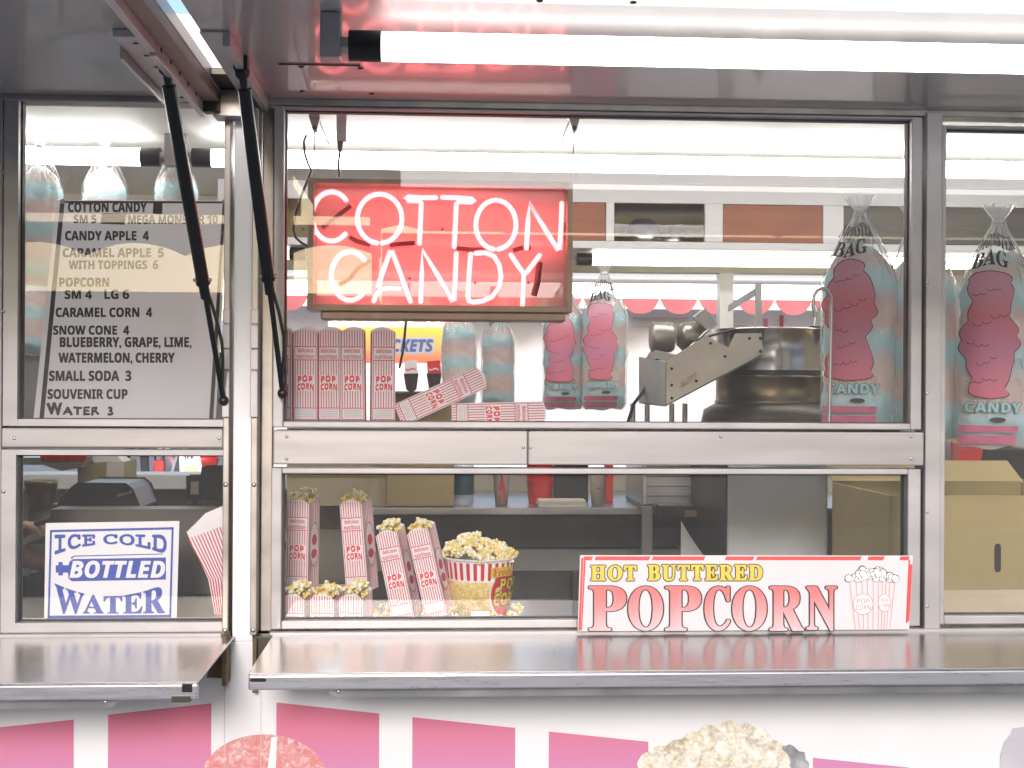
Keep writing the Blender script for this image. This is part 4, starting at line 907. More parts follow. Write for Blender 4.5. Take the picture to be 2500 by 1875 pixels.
q = MB(); q.slab([cf(1624, 884), cf(1725, 820), cf(1779, 850), cf(1796, 815), cf(1858, 814), cf(1863, 866), cf(1624, 992)], (0, 1, 0), .004, kpl)
a, b = cf(1624, 884), cf(1624, 992); q.slab([a, b, P(1560, 984, .98), P(1560, 872, .98)], (1, 0, 0), .003, kit)
q.slab([cf(1624, 992), cf(1863, 866), P(1800, 860, .98), P(1560, 984, .98)], (0, 0, 1), .003, kit_dk)
for u, v in ((1857, 826), (1857, 858)): q.ball(cf(u, v, .003), .005, kit_dk, 2, sc=(1, .5, 1))
q.build('chute', KT, .001)
q = MB(); mm = mat('grey_motor', (.34, .33, .29), .35, .7, .1, 8)
p = P(1588, 823, .95); q.lathe([(0, 0), (.036, 0), (.043, .006), (.043, .058), (.038, .066), (0, .066)], p, mm, 32, 'X'); p = P(1650, 822, .98); q.lathe([(0, 0), (.025, .003), (.041, .02), (.043, .075), (0, .075)], p, mm, 32, 'X')
q.slab([P(1600, 855, .93), P(1660, 870, .93), P(1650, 880, .93), P(1590, 872, .93)], (0, 1, 0), .08, kit); q.build('motor', KT, .002)
q = MB(); q.slab([P(1722, 754, .9), P(1750, 791, .9), P(1728, 806, .9), P(1699, 772, .9)], (0, 1, 0), .05, kit); q.tube([P(1730, 805, .9), P(1660, 870, .9)], .004, kit, 8); q.tube([P(1795, 803, .85), P(1690, 832, .85)], .004, kit_dk, 8); q.build('switch_box', KT, .002)
q = MB(); q.slab([P(1846, 692, .95), P(1859, 692, .95), P(1859, 812, .95), P(1846, 812, .95)], (0, 1, 0), .012, alu); q.slab([P(1845, 704, .96), P(1845, 722, .96), P(1780, 760, .96), P(1780, 745, .96)], (0, 1, 0), .012, alu); q.build('stirrer_arm', KT, .001)
q = MB(); q.slab([P(1995, 690 + 60, .95), P(2010, 748, .95), P(2005, 800, .95), P(1990, 800, .95)], (0, 1, 0), .02, kit); q.box(P(1975, 800, .95).x, P(2010, 800, .95).x, .94, .99, kz(812), kz(797), kit_dk); q.build('handle', KT, .001)
for u, v in ((1640, 900), (1640, 940), (1640, 972), (1735, 838), (1770, 870), (1830, 826), (1700, 930)):
    q = MB(); q.ball(cf(u, v, .002), .0042, kit_dk, 2, sc=(1, .5, 1)); q.build('bolt', KT)
q = MB(); q.tube([P(1610, 862, .94), P(1596, 900, .93), P(1575, 950, .93), P(1548, 985, .95), P(1530, 1040, 1.0)], .005, black, 8); q.build('motor_cable', KT)
q = MB(); q.slab([cf(1662, 930, .001), cf(1700, 908, .001), cf(1700, 926, .001), cf(1662, 948, .001)], (0, -1, 0), .0008, mat('worn_label', (.55, .50, .36), .6, 0, .3, 60)); q.build('rating_label', KT)
# kettle legs visible left of the cabinet
for u in (1545, 1580, 1640, 1672): a = P(u, 1000, 1.1); q = MB(); q.tube([(a.x, 1.1, kz(1034)), (a.x, 1.1, P(u, 985, 1.1).z)], .008, kit, 10); q.build('chute_leg', KT)

# ------------------------------------------------------------------ soda dispenser, cups, cartons and the rest of the back counter
def lathe_thing(name, label, cat, u, v0, v1, Y, prof, m, group=None, zb=None):
    p = P(u, v1, Y); q = MB(); z0 = zb if zb is not None else p.z; q.lathe(prof, (p.x, Y, z0), m, 28); return tag(q.build(name), label, cat, group)
SD = thing('soda_dispenser', 'soda dispenser with one pale and one red labelled tap below the neon sign', 'soda dispenser', (P(1030, 1100, 1.3).x, 1.3, 1.286))
q = MB(); a, b = P(945, 955, 1.32), P(1110, 955, 1.32); q.box(a.x, b.x, 1.32, 1.56, 1.286, a.z, card); q.box(a.x, b.x, 1.27, 1.319, P(1000, 965, 1.3).z, P(1000, 957, 1.3).z, kit_dk); q.build('body', SD, .004)
for u, m, lc in ((1003, paper, redp), (1059, redp, paper)):
    q = MB(); f = PY(1.22)
    q.slab([f(u - 16, 913), f(u + 17, 913), f(u + 12, 950), f(u + 2, 958), f(u - 10, 950)], (0, 1, 0), .03, black); q.slab([f(u - 3, 950), f(u + 4, 950), f(u + 3, 985), f(u - 2, 985)], (0, 1, 0), .01, black); tp = q.build('tap', SD, .002)
    q = MB(); q.slab([f(u - 16, 883), f(u + 14, 880), f(u + 17, 911), f(u - 14, 912)], (0, 1, 0), .025, m)
    for j in range(8): q.poly([f(u - 12 + j * 3, 900 + 2 * math.sin(j * .9), .0008), f(u - 9 + j * 3, 900 + 2 * math.sin((j + 1) * .9), .0008), f(u - 9 + j * 3, 903 + 2 * math.sin((j + 1) * .9), .0008), f(u - 12 + j * 3, 903 + 2 * math.sin(j * .9), .0008)], lc)
    q.build('tap_label', tp, .001)
q = MB(); q.tube([P(1000, 690, 1.25), P(985, 850, 1.25), P(975, 900, 1.25)], .004, black, 8); tag(q.build('drink_hose'), 'thin black hose hanging down beside the ticket booth view', 'hose')
q = MB(); q.tube([P(1207, 700, 1.7), P(1198, 960, 1.7)], .014, mat('dark_pole', (.10, .08, .07), .4, .4, .1), 12); tag(q.build('inner_pole'), 'dark pole behind the striped cotton candy bags', 'pole')

zb = 1.2855
q = MB(); q.box(P(700, 1200, 1.36).x, P(968, 1200, 1.36).x, 1.36, 1.62, zb, 1.42, mat('tan_carton', (.44, .37, .24), .7, 0, .06, 8)); q.box(P(700, 1200, 1.36).x, P(968, 1200, 1.36).x, 1.358, 1.36, 1.375, 1.385, card_in); tag(q.build('carton', bev=.002), 'closed tan carton on the back counter behind the popcorn bags', 'carton')
bt = thing('water_bottle', 'clear bottle with dark teal label on the back counter', 'bottle', (P(1131, 1230, 1.38).x, 1.38, zb))
q = MB(); q.lathe([(.0, 0), (.030, .001), (.033, .01), (.033, .12), (.028, .15), (.012, .175), (.012, .19), (0, .19)], (bt.location.x, 1.38, zb), clear_mat('bottle_plastic', 2, .03, (.85, .88, .88), haze=.25), 28); q.build('bottle_body', bt)
q = MB(); q.lathe([(.0336, .035), (.0336, .10)], (bt.location.x, 1.38, zb), mat('teal_label', (.02, .06, .07), .4, 0, .3, 60), 28); q.build('bottle_label', bt)
cupm = mat('cup_card', (.62, .58, .48), .6, 0, .04, 20)
for u, mk, lab in ((1224, True, 'tapered paper cup with red bottle picture on the back counter'), (1459, False, 'tapered paper cup with small red print beside the red box')):
    p = P(u, 1225, 1.40); t = thing('paper_cup', lab, 'cup', (p.x, 1.40, zb), 'paper cups on the back counter')
    q = MB(); q.lathe([(0, .001), (.019, 0), (.028, .115), (.030, .118), (.027, .118), (.018, .004)], (p.x, 1.40, zb), cupm, 28)
    fc = lambda a, b, e=0: Vector((p.x + a, 1.40 - math.sqrt(max(1e-6, (.0195 + .078 * b) ** 2 - a * a)) - .0006 - e, zb + b))
    if mk: q.poly([fc(a, b) for a, b in [(-.009, .012), (.009, .012), (.010, .045), (.008, .06), (.004, .08), (.003, .098), (-.003, .098), (-.004, .08), (-.008, .06), (-.010, .045)]], redp)
    else: q.poly([fc(a, b) for a, b in [(-.006, .05), (.006, .052), (.006, .057), (-.006, .055)]], redp)
    q.build('cup_wall', t)
def boxthing(name, label, cat, u0, u1, v1, Y, d, h, m, group=None, z=None, bev=.002):
    a, b = P(u0, v1, Y), P(u1, v1, Y); q = MB(); z0 = a.z if z is None else z
    q.box(a.x, b.x, Y, Y + d, z0, z0 + h, m); return tag(q.build(name, bev=bev), label, cat, group)
p = P(1318, 1220, 1.45); q = MB()
for k in range(5): q.lathe([(.036, k * .02), (.043, k * .02 + .075), (.045, k * .02 + .077), (.042, k * .02 + .077)], (p.x, 1.45, zb), redp, 28)
tag(q.build('cup_stack'), 'stack of red plastic cups on the back counter', 'cup stack')
boxthing('black_canister', 'black box between the red cups and the paper cup', 'box', 1352, 1436, 1220, 1.5, .15, .17, black, z=zb)
boxthing('red_carton', 'narrow red carton beside the right paper cup', 'carton', 1479, 1497, 1228, 1.47, .05, .14, redp, z=zb)
q = MB()
for k in range(5): q.box(P(1316, 1230, 1.32).x + random.uniform(-.003, .003), P(1432, 1230, 1.32).x + random.uniform(-.003, .003), 1.318 + random.uniform(-.003, .003), 1.40, zb + k * .0042, zb + .004 + k * .0042, cupm)
tag(q.build('napkin_stack'), 'stack of cream napkins on the edge of the back counter', 'napkins')
q = MB(); a, b = P(1568, 1200, 1.25), P(1702, 1200, 1.25); q.box(a.x, b.x, 1.25, 1.6, 1.30, 1.46, kit)
for k in range(4): q.box(a.x + .012, b.x - .012, 1.244, 1.2495, 1.325 + k * .03, 1.34 + k * .03, kit)
q.box(a.x + .03, b.x, 1.22, 1.249, 1.286, 1.299, kit_dk); q.box(a.x, b.x, 1.25, 1.6, 1.286, 1.2995, kit_dk); q.box(a.x, a.x + .012, 1.235, 1.2495, 1.30, 1.45, alu)
tag(q.build('warming_drawer', bev=.002), 'steel slatted warming unit at the right of the back counter', 'kitchen unit')
boxthing('control_box', 'dark control box with tan label under the warming unit', 'box', 1612, 1700, 1266, 1.15, .08, .038, kit_dk)
q = MB(); f = PY(1.149); q.slab([f(1672, 1246), f(1700, 1246), f(1700, 1262), f(1672, 1262)], (0, -1, 0), .002, card); tag(q.build('label_plate'), 'small tan label on the dark control box', 'label')
q = MB(); f = PY(.72)
c = []
for i in range(9):
    t = i / 8; c.append(Vector((P(1662 + 10 * t * t, 1360, .72).x + .07 * t, .72 + .10 * t, 0)))
for i in range(8):
    za, zb2 = P(1662, 1270 + 12 * i, .72).z, P(1662, 1270 + 12 * (i + 1), .72).z
    q.add([(c[i].x, c[i].y, 1.0), (c[i + 1].x, c[i + 1].y, 1.0), (c[i + 1].x, c[i + 1].y, zb2), (c[i].x, c[i].y, za)], [(0, 1, 2, 3)], paper)
tag(q.build('paper_sheet'), 'curled white paper sheet beside the grey kettle cabinet', 'paper')

# open cardboard box behind the right post
bx0, bzt = P(2172, 1300, .25).x, P(2300, 1210, .25).z
CBX = thing('cardboard_box', 'large open brown cardboard box with a hand hole behind the right post', 'cardboard box', (bx0, .25, 1.0))
q = MB(); t_ = .005; x1_ = bx0 + .52; zl = 1.0
q.box(bx0, x1_, .25, .25 + t_, zl, bzt, card); q.box(bx0, x1_, .70, .70 + t_, zl, bzt, card); q.box(bx0, bx0 + t_, .2551, .6999, zl, bzt, card); q.box(x1_ - t_, x1_, .2551, .6999, zl, bzt, card); q.box(bx0, x1_, .2551, .6999, zl, zl + .005, card)
q.build('box_body', CBX, .001)
q = MB(); f = PY(.2495); q.poly([f(2436 + (8 * math.cos(R(a))), 1362 + (26 if math.sin(R(a)) > 0 else -26) + 9 * math.sin(R(a)), .0008) for a in range(0, 360, 12)], mat('hand_hole', (.03, .025, .015), .9, 0, 0)); q.build('hand_hole', CBX)
q = MB(); f = PY(.2494); q.poly([f(2180, 1442, .0006), f(2640, 1438, .0006), f(2640, 1530, .0006), f(2180, 1534, .0006)], mat('packing_tape', (.52, .44, .32), .3, 0, .05, 10)); q.build('packing_tape', CBX)
q = MB(); q.slab([(bx0, .70, bzt), (x1_, .70, bzt), (x1_, .80, bzt + .05), (bx0, .80, bzt + .05)], (0, 0, 1), .004, card); q.slab([(bx0 + .004, .26, bzt - .002), (bx0 + .004, .69, bzt - .002), (bx0 + .06, .66, bzt - .09), (bx0 + .06, .29, bzt - .09)], (1, 0, 0), .004, card_in); q.build('box_flap', CBX)
q = MB(); f = PY(.9); q.slab([f(2418, 1052), f(2600, 1030), f(2600, 1172), f(2372, 1172)], (0, 1, 0), .25, black); tag(q.build('black_hopper', bev=.004), 'black slanted machine housing behind the hanging bags at far right', 'machine')
q = MB(); q.box(P(2300, 1100, .95).x, P(2322, 1100, .95).x, .95, 1.0, .46, P(2300, 1050, .95).z, alu); q.box(P(2322, 1100, .95).x + .001, P(2342, 1100, .95).x, .97, 1.0, .46, P(2300, 1055, .95).z, kit); tag(q.build('upright_post'), 'steel upright behind the big cardboard box', 'post')
RB = thing('popcorn_scoop_box', 'red popcorn box with yellow rim behind the cardboard box', 'popcorn box', P(2372, 1165, .80))
q = MB(); f = PY(.80); q.slab([f(2344, 1080), f(2404, 1075), f(2384, 1160), f(2345, 1162)], (0, 1, 0), .06, redp); q.build('box_wall', RB, .002)
q = MB(); q.slab([f(2344, 1072), f(2350, 1062), f(2362, 1068), f(2374, 1058), f(2388, 1064), f(2400, 1060), f(2405, 1072), f(2404, 1079), f(2344, 1083)], (0, 1, 0), .055, yel); q.slab([f(2345, 1163), f(2384, 1161), f(2380, 1175), f(2345, 1176)], (0, 1, 0), .05, cupm); q.build('box_rim', RB)
boxthing('low_cabinet', 'low steel cabinet under the black machine at far right', 'cabinet', 2290, 2700, 1176, .78, .5, -.7, kit)

# ------------------------------------------------------------------ left bay: till, display, carton, drink mixer
ztp = 1.2225
CR = thing('cash_register', 'black cash register with a slim screen on the dark worktop', 'cash register', P(240, 1255, .55))
q = MB(); f = PY(.55)
q.slab([f(150, 1222), f(178, 1190), f(190, 1182), f(306, 1183), f(322, 1196), f(340, 1240), f(338, 1264), f(262, 1264), f(140, 1240)], (0, 1, 0), .22, black); q.build('register_body', CR, .004)
q = MB(); q.slab([f(182, 1188, .002), f(312, 1187, .002), f(318, 1204, .002), f(184, 1206, .002)], (0, -1, 0), .006, rubber); q.slab([f(286, 1207, .002), f(322, 1197, .002), f(321, 1204, .002), f(288, 1213, .002)], (0, -1, 0), .006, mat('beige_plastic', (.45, .38, .30), .5, 0, .05)); q.build('lid', CR)
q = MB(); tealm = mat('teal_glass', (.10, .22, .21), .2, 0, .1)
q.slab([f(135, 1246, .004), f(264, 1243, .004), f(264, 1247, .004), f(135, 1250, .004)], (0, -1, 0), .004, tealm); q.slab([f(130, 1253, .004), f(266, 1251, .004), f(266, 1256, .004), f(130, 1258, .004)], (0, -1, 0), .004, tealm); q.build('card_slot', CR)
CD = thing('customer_display', 'black customer display on a stand near the white strip', 'display', P(478, 1230, .62))
q = MB(); f = PY(.62); q.slab([f(457, 1164), f(492, 1164), f(495, 1142), f(580, 1140), f(580, 1216), f(458, 1216)], (0, 1, 0), .05, black); q.build('screen', CD, .003)
q = MB(); q.slab([f(466, 1176, .0006), f(485, 1175, .0006), f(485, 1207, .0006), f(465, 1207, .0006)], (0, -1, 0), .001, cupm); q.build('display_label', CD)
q = MB(); q.slab([f(470, 1217), f(484, 1217), f(485, 1236), f(468, 1236)], (0, 1, 0), .03, black); q.build('stand', CD, .002)
q = MB(); f = PY(1.3); q.slab([f(190, 1132), f(262, 1128), f(301, 1128), f(301, 1190), f(190, 1190)], (0, 1, 0), .18, card); q.slab([f(262, 1126, .002), f(302, 1130, .002), f(302, 1190, .002), f(260, 1190, .002)], (0, -1, 0), .003, cupm); q.slab([f(212, 1116), f(285, 1114), f(301, 1128), f(236, 1132)], (0, 1, 0), .10, paper)
tag(q.build('paper_bag_carton', bev=.001), 'brown and white carton on the back ledge behind the cash register', 'carton')
q = MB(); f = PY(1.2); q.slab([f(40, 1118), f(205, 1116), f(200, 1142), f(150, 1150), f(105, 1135), f(40, 1135)], (0, 1, 0), .2, kit)
for i in range(9): q.ball(f(112 + i * 11, 1116), .016, redp, 2, .2, i)
tag(q.build('candy_apple_tray'), 'steel tray of red candy apples at the back of the left window', 'tray')
MX = thing('drink_mixer', 'dark drink mixer with brass jar behind the cash register', 'mixer', P(110, 1230, .95))
p = P(100, 1235, .95); q = MB(); q.lathe([(.055, 0), (.055, .05), (.035, .06), (.035, .09)], (p.x, .95, ztp), kit_dk, 24); q.build('mixer_base', MX)
q = MB(); q.lathe([(.03, .09), (.045, .16), (.045, .17), (0, .17)], (p.x, .95, ztp), gold, 24); q.build('mixer_jar', MX)
p2 = P(150, 1235, 1.0); q = MB(); q.lathe([(.0, 0), (.04, 0), (.04, .085), (.03, .10), (0, .10)], (p2.x, 1.0, ztp), gold, 24); tag(q.build('brass_canister'), 'brown brass canister beside the drink mixer', 'canister')
q = MB(); f = PY(.33); q.slab([f(20, 1335), f(112, 1288), f(114, 1300), f(20, 1350)], (0, 1, 0), .12, mat('beige_tray', (.50, .45, .36), .5, 0, .05)); tag(q.build('serving_tray', bev=.002), 'beige tray edge sloping behind the water sign', 'tray')
boxthing('drinks_cooler', 'dark drinks cooler behind the water sign', 'cooler', 120, 545, 1500, .34, .09, .20, kit_dk, z=1.166)
q = MB(); f = PY(.31); q.slab([f(75, 1405), f(108, 1395), f(108, 1460), f(75, 1458)], (0, 1, 0), .02, black); tag(q.build('card_reader', bev=.003), 'small black card reader left of the water sign', 'card reader')

# ------------------------------------------------------------------ people
def figure(joints, edges, root, m, name, parent):
    me = bpy.data.meshes.new(name); k = list(joints); me.from_pydata([Vector(joints[j][0]) - parent.location for j in k], [(k.index(a), k.index(b)) for a, b in edges], [])
    o = bpy.data.objects.new(name, me); COL.objects.link(o); o.parent = parent; me.materials.append(m)
    sk = o.modifiers.new('skin', 'SKIN'); sk.use_smooth_shade = True
    for i, j in enumerate(k):
        r_ = joints[j][1]; me.skin_vertices[0].data[i].radius = (r_, r_) if not isinstance(r_, tuple) else r_; me.skin_vertices[0].data[i].use_root = (j == root)
    o.modifiers.new('sub', 'SUBSURF').levels = 2; o.modifiers['sub'].render_levels = 2
    return o
def staff():
    h = P(72, 1290, .36); e = P(-40, 1400, .62); s = Vector((-1.32, .72, 1.78)); pe = Vector((-1.45, .78, 1.35))
    T_ = thing('person', 'person in a dark shirt reaching a hand across the worktop at the left edge', 'person', (-1.45, .78, .452))
    J = {'pelvis': (pe, .13), 'chest': (pe + Vector((.02, -.02, .30)), .15), 'neck': (pe + Vector((.03, -.04, .50)), .055), 'head0': (pe + Vector((.04, -.07, .58)), .075), 'head1': (pe + Vector((.05, -.07, .70)), .085),
         'shR': (s - Vector((0, 0, .02)), .055), 'elR': (e, .042), 'wrR': (h + Vector((-.055, .05, -.012)), .026), 'palmR': (h + Vector((-.02, .018, 0)), (.034, .017)),
         'shL': (pe + Vector((-.19, 0, .42)), .055), 'elL': (pe + Vector((-.24, -.06, .16)), .042), 'wrL': (pe + Vector((-.10, -.22, .02)), .026), 'palmL': (pe + Vector((-.05, -.28, .0)), (.034, .017)),
         'hipL': (pe + Vector((-.10, 0, -.08)), .09), 'knL': (pe + Vector((-.11, -.02, -.47)), .06), 'anL': (pe + Vector((-.11, .02, -.85)), .042), 'toeL': (pe + Vector((-.12, -.14, -.88)), .035),
         'hipR': (pe + Vector((.10, 0, -.08)), .09), 'knR': (pe + Vector((.11, -.02, -.47)), .06), 'anR': (pe + Vector((.11, .02, -.85)), .042), 'toeR': (pe + Vector((.12, -.14, -.88)), .035)}
    E_ = [('pelvis', 'chest'), ('chest', 'neck'), ('neck', 'head0'), ('head0', 'head1'), ('chest', 'shR'), ('shR', 'elR'), ('elR', 'wrR'), ('wrR', 'palmR'), ('chest', 'shL'), ('shL', 'elL'), ('elL', 'wrL'), ('wrL', 'palmL'),
          ('pelvis', 'hipL'), ('hipL', 'knL'), ('knL', 'anL'), ('anL', 'toeL'), ('pelvis', 'hipR'), ('hipR', 'knR'), ('knR', 'anR'), ('anR', 'toeR')]
    for i, (dy, L_) in enumerate(((.022, .040), (.008, .046), (-.008, .044), (-.021, .035))):
        b0 = h + Vector((.004, dy, .004)); b1 = b0 + Vector((L_ * .6, dy * .15 - .008, -.004)); b2 = b1 + Vector((L_ * .5, -.012, -.016))
        J['f%da' % i] = (b0, .0095); J['f%db' % i] = (b1, .0085); J['f%dc' % i] = (b2, .0075); E_ += [('palmR', 'f%da' % i), ('f%da' % i, 'f%db' % i), ('f%db' % i, 'f%dc' % i)]
    tb = h + Vector((-.02, -.022, .004)); J['ta'] = (tb, .010); J['tb'] = (tb + Vector((.022, -.018, .006)), .0085); E_ += [('palmR', 'ta'), ('ta', 'tb')]
    figure(J, E_, 'pelvis', skin, 'body', T_)
    q = MB(); c = pe; q.lathe([(.17, -.06), (.175, .1), (.185, .28), (.20, .36), (.12, .45), (.07, .47)], c, mat('dark_shirt', (.03, .03, .035), .8, 0, .1, 20), 28, sy=.8); q.build('shirt', T_)
    q = MB(); q.ball(pe + Vector((.05, -.045, .69)), .105, mat('dark_hair', (.02, .014, .01), .6, 0, .2, 40), 3, .08, 3, (1, 1.05, 1.05)); q.build('hair', T_)
    q = MB(); q.tube([h + Vector((.02, -.02, .012)), h + Vector((.055, -.03, .022))], .007, black, 10); tag(q.build('marker_pen'), 'black pen held in the hand at the left edge', 'pen')
    q = MB(); q.tube([P(40, 1345, .40), P(80, 1362, .40), P(116, 1375, .40)], [.030, .027, .023], skin, 16); q.build('forearm', T_)
staff()
def walker(u, Y, label, shirt, trouser, sc=1, face=1):
    x = P(u, 1100, Y).x; T_ = thing('person', label, 'person', (x, Y, 0)); b = Vector((x, Y, 0)); f = face
    V_ = lambda a, c, d=0: b + Vector((a * f, d, c)) * sc
    J = {'pelvis': (V_(0, .95), .13 * sc), 'chest': (V_(.02, 1.28), .15 * sc), 'neck': (V_(.03, 1.48), .05 * sc), 'head0': (V_(.05, 1.56), .075 * sc), 'head1': (V_(.05, 1.68), .085 * sc), 'shL': (V_(.02, 1.40, .19), .05 * sc), 'elL': (V_(-.10, 1.14, .24), .04 * sc), 'haL': (V_(.04, .92, .24), .035 * sc),
         'shR': (V_(.02, 1.40, -.19), .05 * sc), 'elR': (V_(-.02, 1.14, -.24), .04 * sc), 'haR': (V_(.20, .98, -.22), .035 * sc), 'hipL': (V_(0, .88, .09), .09 * sc), 'knL': (V_(.18, .50, .09), .065 * sc), 'anL': (V_(.20, .09, .09), .045 * sc), 'toL': (V_(.36, .04, .09), .04 * sc),
         'hipR': (V_(0, .88, -.09), .09 * sc), 'knR': (V_(-.05, .50, -.09), .065 * sc), 'anR': (V_(-.30, .14, -.09), .045 * sc), 'toR': (V_(-.20, .04, -.09), .04 * sc)}
    E_ = [('pelvis', 'chest'), ('chest', 'neck'), ('neck', 'head0'), ('head0', 'head1'), ('chest', 'shL'), ('shL', 'elL'), ('elL', 'haL'), ('chest', 'shR'), ('shR', 'elR'), ('elR', 'haR'), ('pelvis', 'hipL'), ('hipL', 'knL'), ('knL', 'anL'), ('anL', 'toL'), ('pelvis', 'hipR'), ('hipR', 'knR'), ('knR', 'anR'), ('anR', 'toR')]
    figure(J, E_, 'pelvis', skin, 'body', T_)
    q = MB(); q.lathe([(.17 * sc, -.02), (.18 * sc, .2 * sc), (.20 * sc, .40 * sc), (.10 * sc, .53 * sc)], V_(0, .93), shirt, 20, sy=1.1); q.build('shirt', T_)
    q = MB()
    for s, n1, n2 in ((.09, ('hipL', 'knL', 'anL'), 0), (-.09, ('hipR', 'knR', 'anR'), 0)): q.tube([J[k][0] for k in n1], [.105 * sc, .085 * sc, .075 * sc], trouser, 12)
    q.build('trousers', T_)
    q = MB(); q.ball(V_(.04, 1.66), .105 * sc, mat('dark_hair', (.02, .014, .01)), 2); q.build('hair', T_)
dkc = mat('dark_cloth', (.03, .03, .04), .8); 
walker(325, 22.0, 'person in dark clothes walking across the asphalt beyond the trailer', mat('grey_cloth', (.25, .25, .26), .8), dkc, 1, 1)
walker(405, 23.0, 'small child in pink walking with a red bag beyond the trailer', mat('pink_cloth', (.60, .16, .25), .8), mat('pale_pink_cloth', (.6, .35, .4), .8), .78, -1)
p = P(390, 1150, 22.4); q = MB(); q.box(p.x - .11, p.x + .08, 22.35, 22.55, .08, .30, redp); q.tube([(p.x - .09, 22.45, .30), (p.x - .09, 22.45, .6), (p.x + .06, 22.45, .6), (p.x + .06, 22.45, .30)], .02, black, 8); tag(q.build('red_trolley_bag', bev=.04), 'red wheeled bag beside the child in pink', 'bag')

# ------------------------------------------------------------------ fairground beyond the far windows
AF = thing('sidewalk_sign', 'white folding board sign standing on the asphalt beyond the trailer', 'folding sign', (P(445, 1150, 9).x, 9, 0))
q = MB(); x = AF.location.x; q.slab([(x + .0, 8.85, 1.12), (x + .16, 8.85, 1.12), (x + .42, 8.6, .0), (x + .10, 8.6, 0)], (0, 1, 0), .02, white); q.slab([(x + .0, 8.87, 1.12), (x - .012, 8.87, 1.12), (x - .36, 8.9, 0), (x - .33, 8.9, 0)], (0, 1, 0), .4, mat('grey_board', (.42, .42, .43), .6, 0, .05)); q.build('board', AF, .003)
q = MB(); f = PL(Vector((x, 8.848, 1.12)), Vector((0, .976, -.218)))
q.poly([f(449, 1137, .004), f(480, 1136, .004), f(489, 1160, .004), f(456, 1161, .004)], mat('pale_yellow_print', (.72, .66, .42), .6)); txt(q, 'ICE', (450, 1114, 472, 1120), f, ink, 'sans', 0, e=.004); q.build('print', AF)
p = P(498, 1122, 12); q = MB(); q.ball((p.x, 12, p.z), .12, redp, 2, .2, 3, (1.3, 1, .8)); q.tube([(p.x, 12, 0), (p.x, 12, p.z)], .02, alu, 8); tag(q.build('red_balloon'), 'red balloon shape on a stick beyond the trailer', 'balloon')

def stall(name, label, x0, x1, Y, zv0, zv1, zr, valm, wallm, awm, scal, depth=3):
    t = thing(name, label, 'stall', ((x0 + x1) / 2, Y, 0))
    q = MB(); q.box(x0, x1, Y + .8, Y + depth, 0.0, zv1 - .05, wallm); q.build('stall_body', t)
    q = MB(); q.slab([(x0, Y, zv1), (x1, Y, zv1), (x1, Y + depth, zr), (x0, Y + depth, zr)], (0, 0, 1), .05, awm); q.build('stall_roof', t)
    q = MB(); n_ = max(2, int((x1 - x0) / scal)); w_ = (x1 - x0) / n_
    for i in range(n_):
        a = x0 + i * w_; pts = [(a, zv1)] + [(a + w_ * k / 10, zv0 + .13 * (abs(2 * k / 10 - 1) ** 3)) for k in range(11)] + [(a + w_, zv1)]
        q.slab([(u, Y - .02, z) for u, z in pts], (0, 1, 0), .015, valm)
    q.build('valance', t)
    return t
rv = mat('red_valance', (.66, .17, .19), .7, 0, .25, 3)
x0, x1 = P(560, 740, 8).x, P(2350, 740, 8).x
zv1 = P(1700, 726, 8).z; zv0 = P(1700, 767, 8).z
ST = stall('fair_stall', 'white fair stall with a red scalloped valance beyond the far windows', x0, x1, 8, zv0, zv1, zv1 + .8, rv, white, white, .31)
q = MB()
for u0, u1, v0, v1, m in ((1545, 1680, 775, 778, kit), (1550, 1690, 795, 797, kit), (1790, 1825, 790, 793, kit), (1866, 1873, 778, 830, pinkb), (1905, 1911, 770, 830, redp)):
    a, b = P(u0, v0, 8.78), P(u1, v1, 8.78); q.box(a.x, b.x, 8.76, 8.795, b.z, a.z, m)
q.build('stall_shelf', ST)
# ticket booth
TB = thing('ticket_booth', 'ticket booth with yellow to red panel and lit bulbs beyond the far windows', 'ticket booth', (P(950, 1000, 7).x, 7, 0))
q = MB(); f = PY(7); a, b = f(800, 768), f(1097, 768); q.box(a.x, b.x, 7.0, 8.0, 0, a.z, white); q.build('booth_body', TB, .01)
grad = zramp('ticket_panel_print', [(f(0, 890).z, (.72, .12, .05)), (f(0, 868).z, (.74, .16, .06)), (f(0, 845).z, (.74, .34, .06)), (f(0, 800).z, (.70, .55, .05))], 'Z', .5)
q = MB(); q.poly([f(822, 799, .004), f(1092, 799, .004), f(1092, 886, .004), f(822, 886, .004)], grad)
bl = mat('ticket_pale_blue', (.30, .42, .62), .5, 0, .05); txt(q, 'TICKETS', (925, 826, 1060, 862), f, bl, 'italic', .12, 1.05, e=.008, grow=.05); txt(q, 'TICKETS', (925, 829, 1057, 858), f, mat('ticket_navy', (.05, .06, .16), .5, 0, .05), 'italic', .04, 1.05, e=.014)
q.build('booth_sign', TB)
bulb = lamp_mat('warm_bulb', (1, .40, .16), 7)
for u in list(range(818, 930, 23)) + [979, 1002, 1047, 1070, 1092]: q = MB(); q.ball(f(u, 784, .03), .016, bulb, 2); q.build('bulb', TB)
for u, v in ((976, 897), (1022, 898), (1092, 897), (1093, 830), (1093, 860)): q = MB(); q.ball(f(u, v, .03), .014, bulb, 2); q.build('bulb', TB)
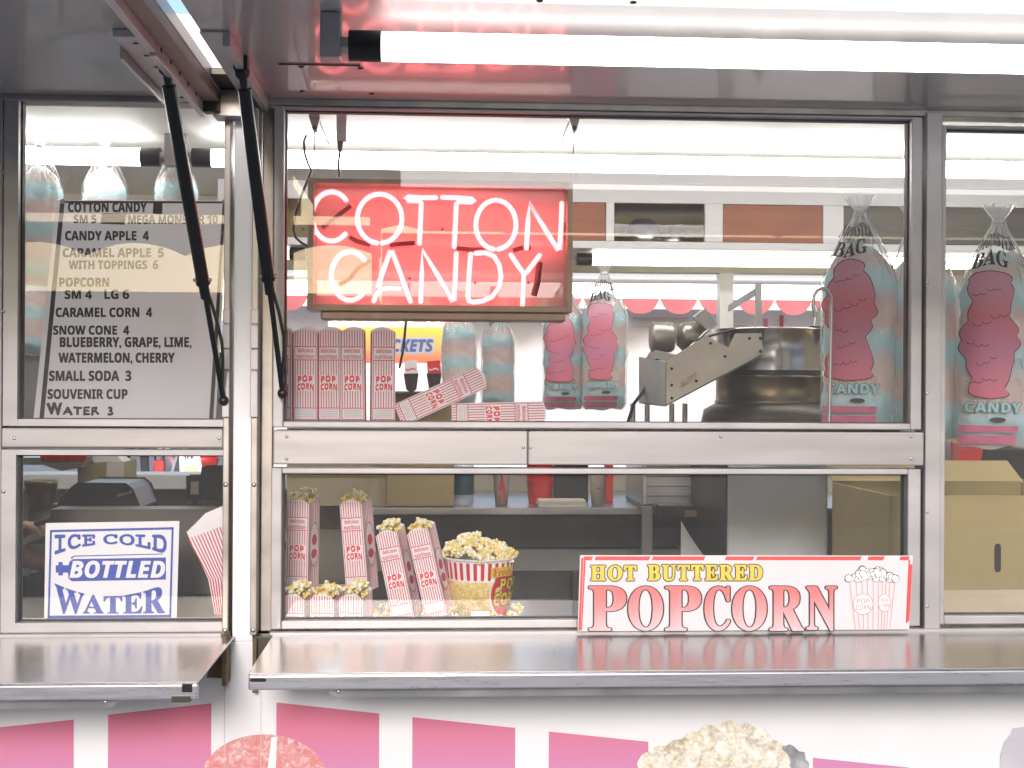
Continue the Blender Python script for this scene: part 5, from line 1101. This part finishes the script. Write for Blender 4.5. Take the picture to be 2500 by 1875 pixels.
# tents on the viewer's side of the lane (the windows mirror them; they also block low sky)
def tent(label, u0, u1, vb, vt, vlow, Y, scal, wallm):
    q0, q1 = P(u0, vb, 12), P(u1, vb, 12); sc_ = (12 + 2.85); 
    t = thing('vendor_tent', label, 'tent', ((q0.x + q1.x) / 2, Y, 0)); zb_ = q0.z; zt_ = P(u0, vt, 12).z; zl_ = P(u0, vlow, 12).z
    q = MB(); n_ = max(2, int((q1.x - q0.x) / scal)); w_ = (q1.x - q0.x) / n_
    for i in range(n_):
        a = q0.x + i * w_; pts = [(a, zt_)] + [(a + w_ * k / 10, zb_ + .14 * (1 - abs(2 * k / 10 - 1) ** 2)) for k in range(11)] + [(a + w_, zt_)]
        q.slab([(u, Y, z) for u, z in pts], (0, -1, 0), .02, tcl)
    q.build('valance', t)
    q = MB(); q.slab([(q0.x, Y, zt_), (q1.x, Y, zt_), (q1.x - .6, Y - 2.2, zt_ + .1), (q0.x + .6, Y - 2.2, zt_ + .1)], (0, 0, 1), .02, white); q.build('tent_roof', t)
    q = MB(); q.box(q0.x + .1, q1.x - .1, Y - 3.6, Y - 1.0, 0, zl_, wallm); q.build('tent_body', t)
    q = MB()
    for x_ in (q0.x + .05, q1.x - .05): q.tube([(x_, Y - .05, 0), (x_, Y - .05, zt_)], .03, alu, 10)
    q.build('tent_pole', t)
tcl = mat('grey_tent_cloth', (.42, .42, .45), .8, 0, .1, 2)
dkw = mat('dark_tent_wall', (.07, .07, .075), .8, 0, .3, 1.2)
tent('white scalloped vendor tent mirrored in the left window', -2600, 930, 592, 512, 668, -12, 1.05, dkw)
tent('unseen vendor tent added to darken the reflection in the right window', 900, 2900, 560, 520, 535, -12.3, 1.4, dkw)  # second tent added to keep low sky out of the right panes
# line of stalls far away, their shadow put into the dark colour
q = MB(); q.box(-30, 30, 34, 38, 0, 2.6, mat('shaded_far_stalls', (.05, .05, .05), .8, 0, .3, 1)); q.slab([(-30, 33, 2.7), (30, 33, 2.7), (30, 39, 3.6), (-30, 39, 3.6)], (0, 0, 1), .1, white); tag(q.build('far_stall_row'), 'row of stalls painted in shadow at the far side of the asphalt', 'stalls')
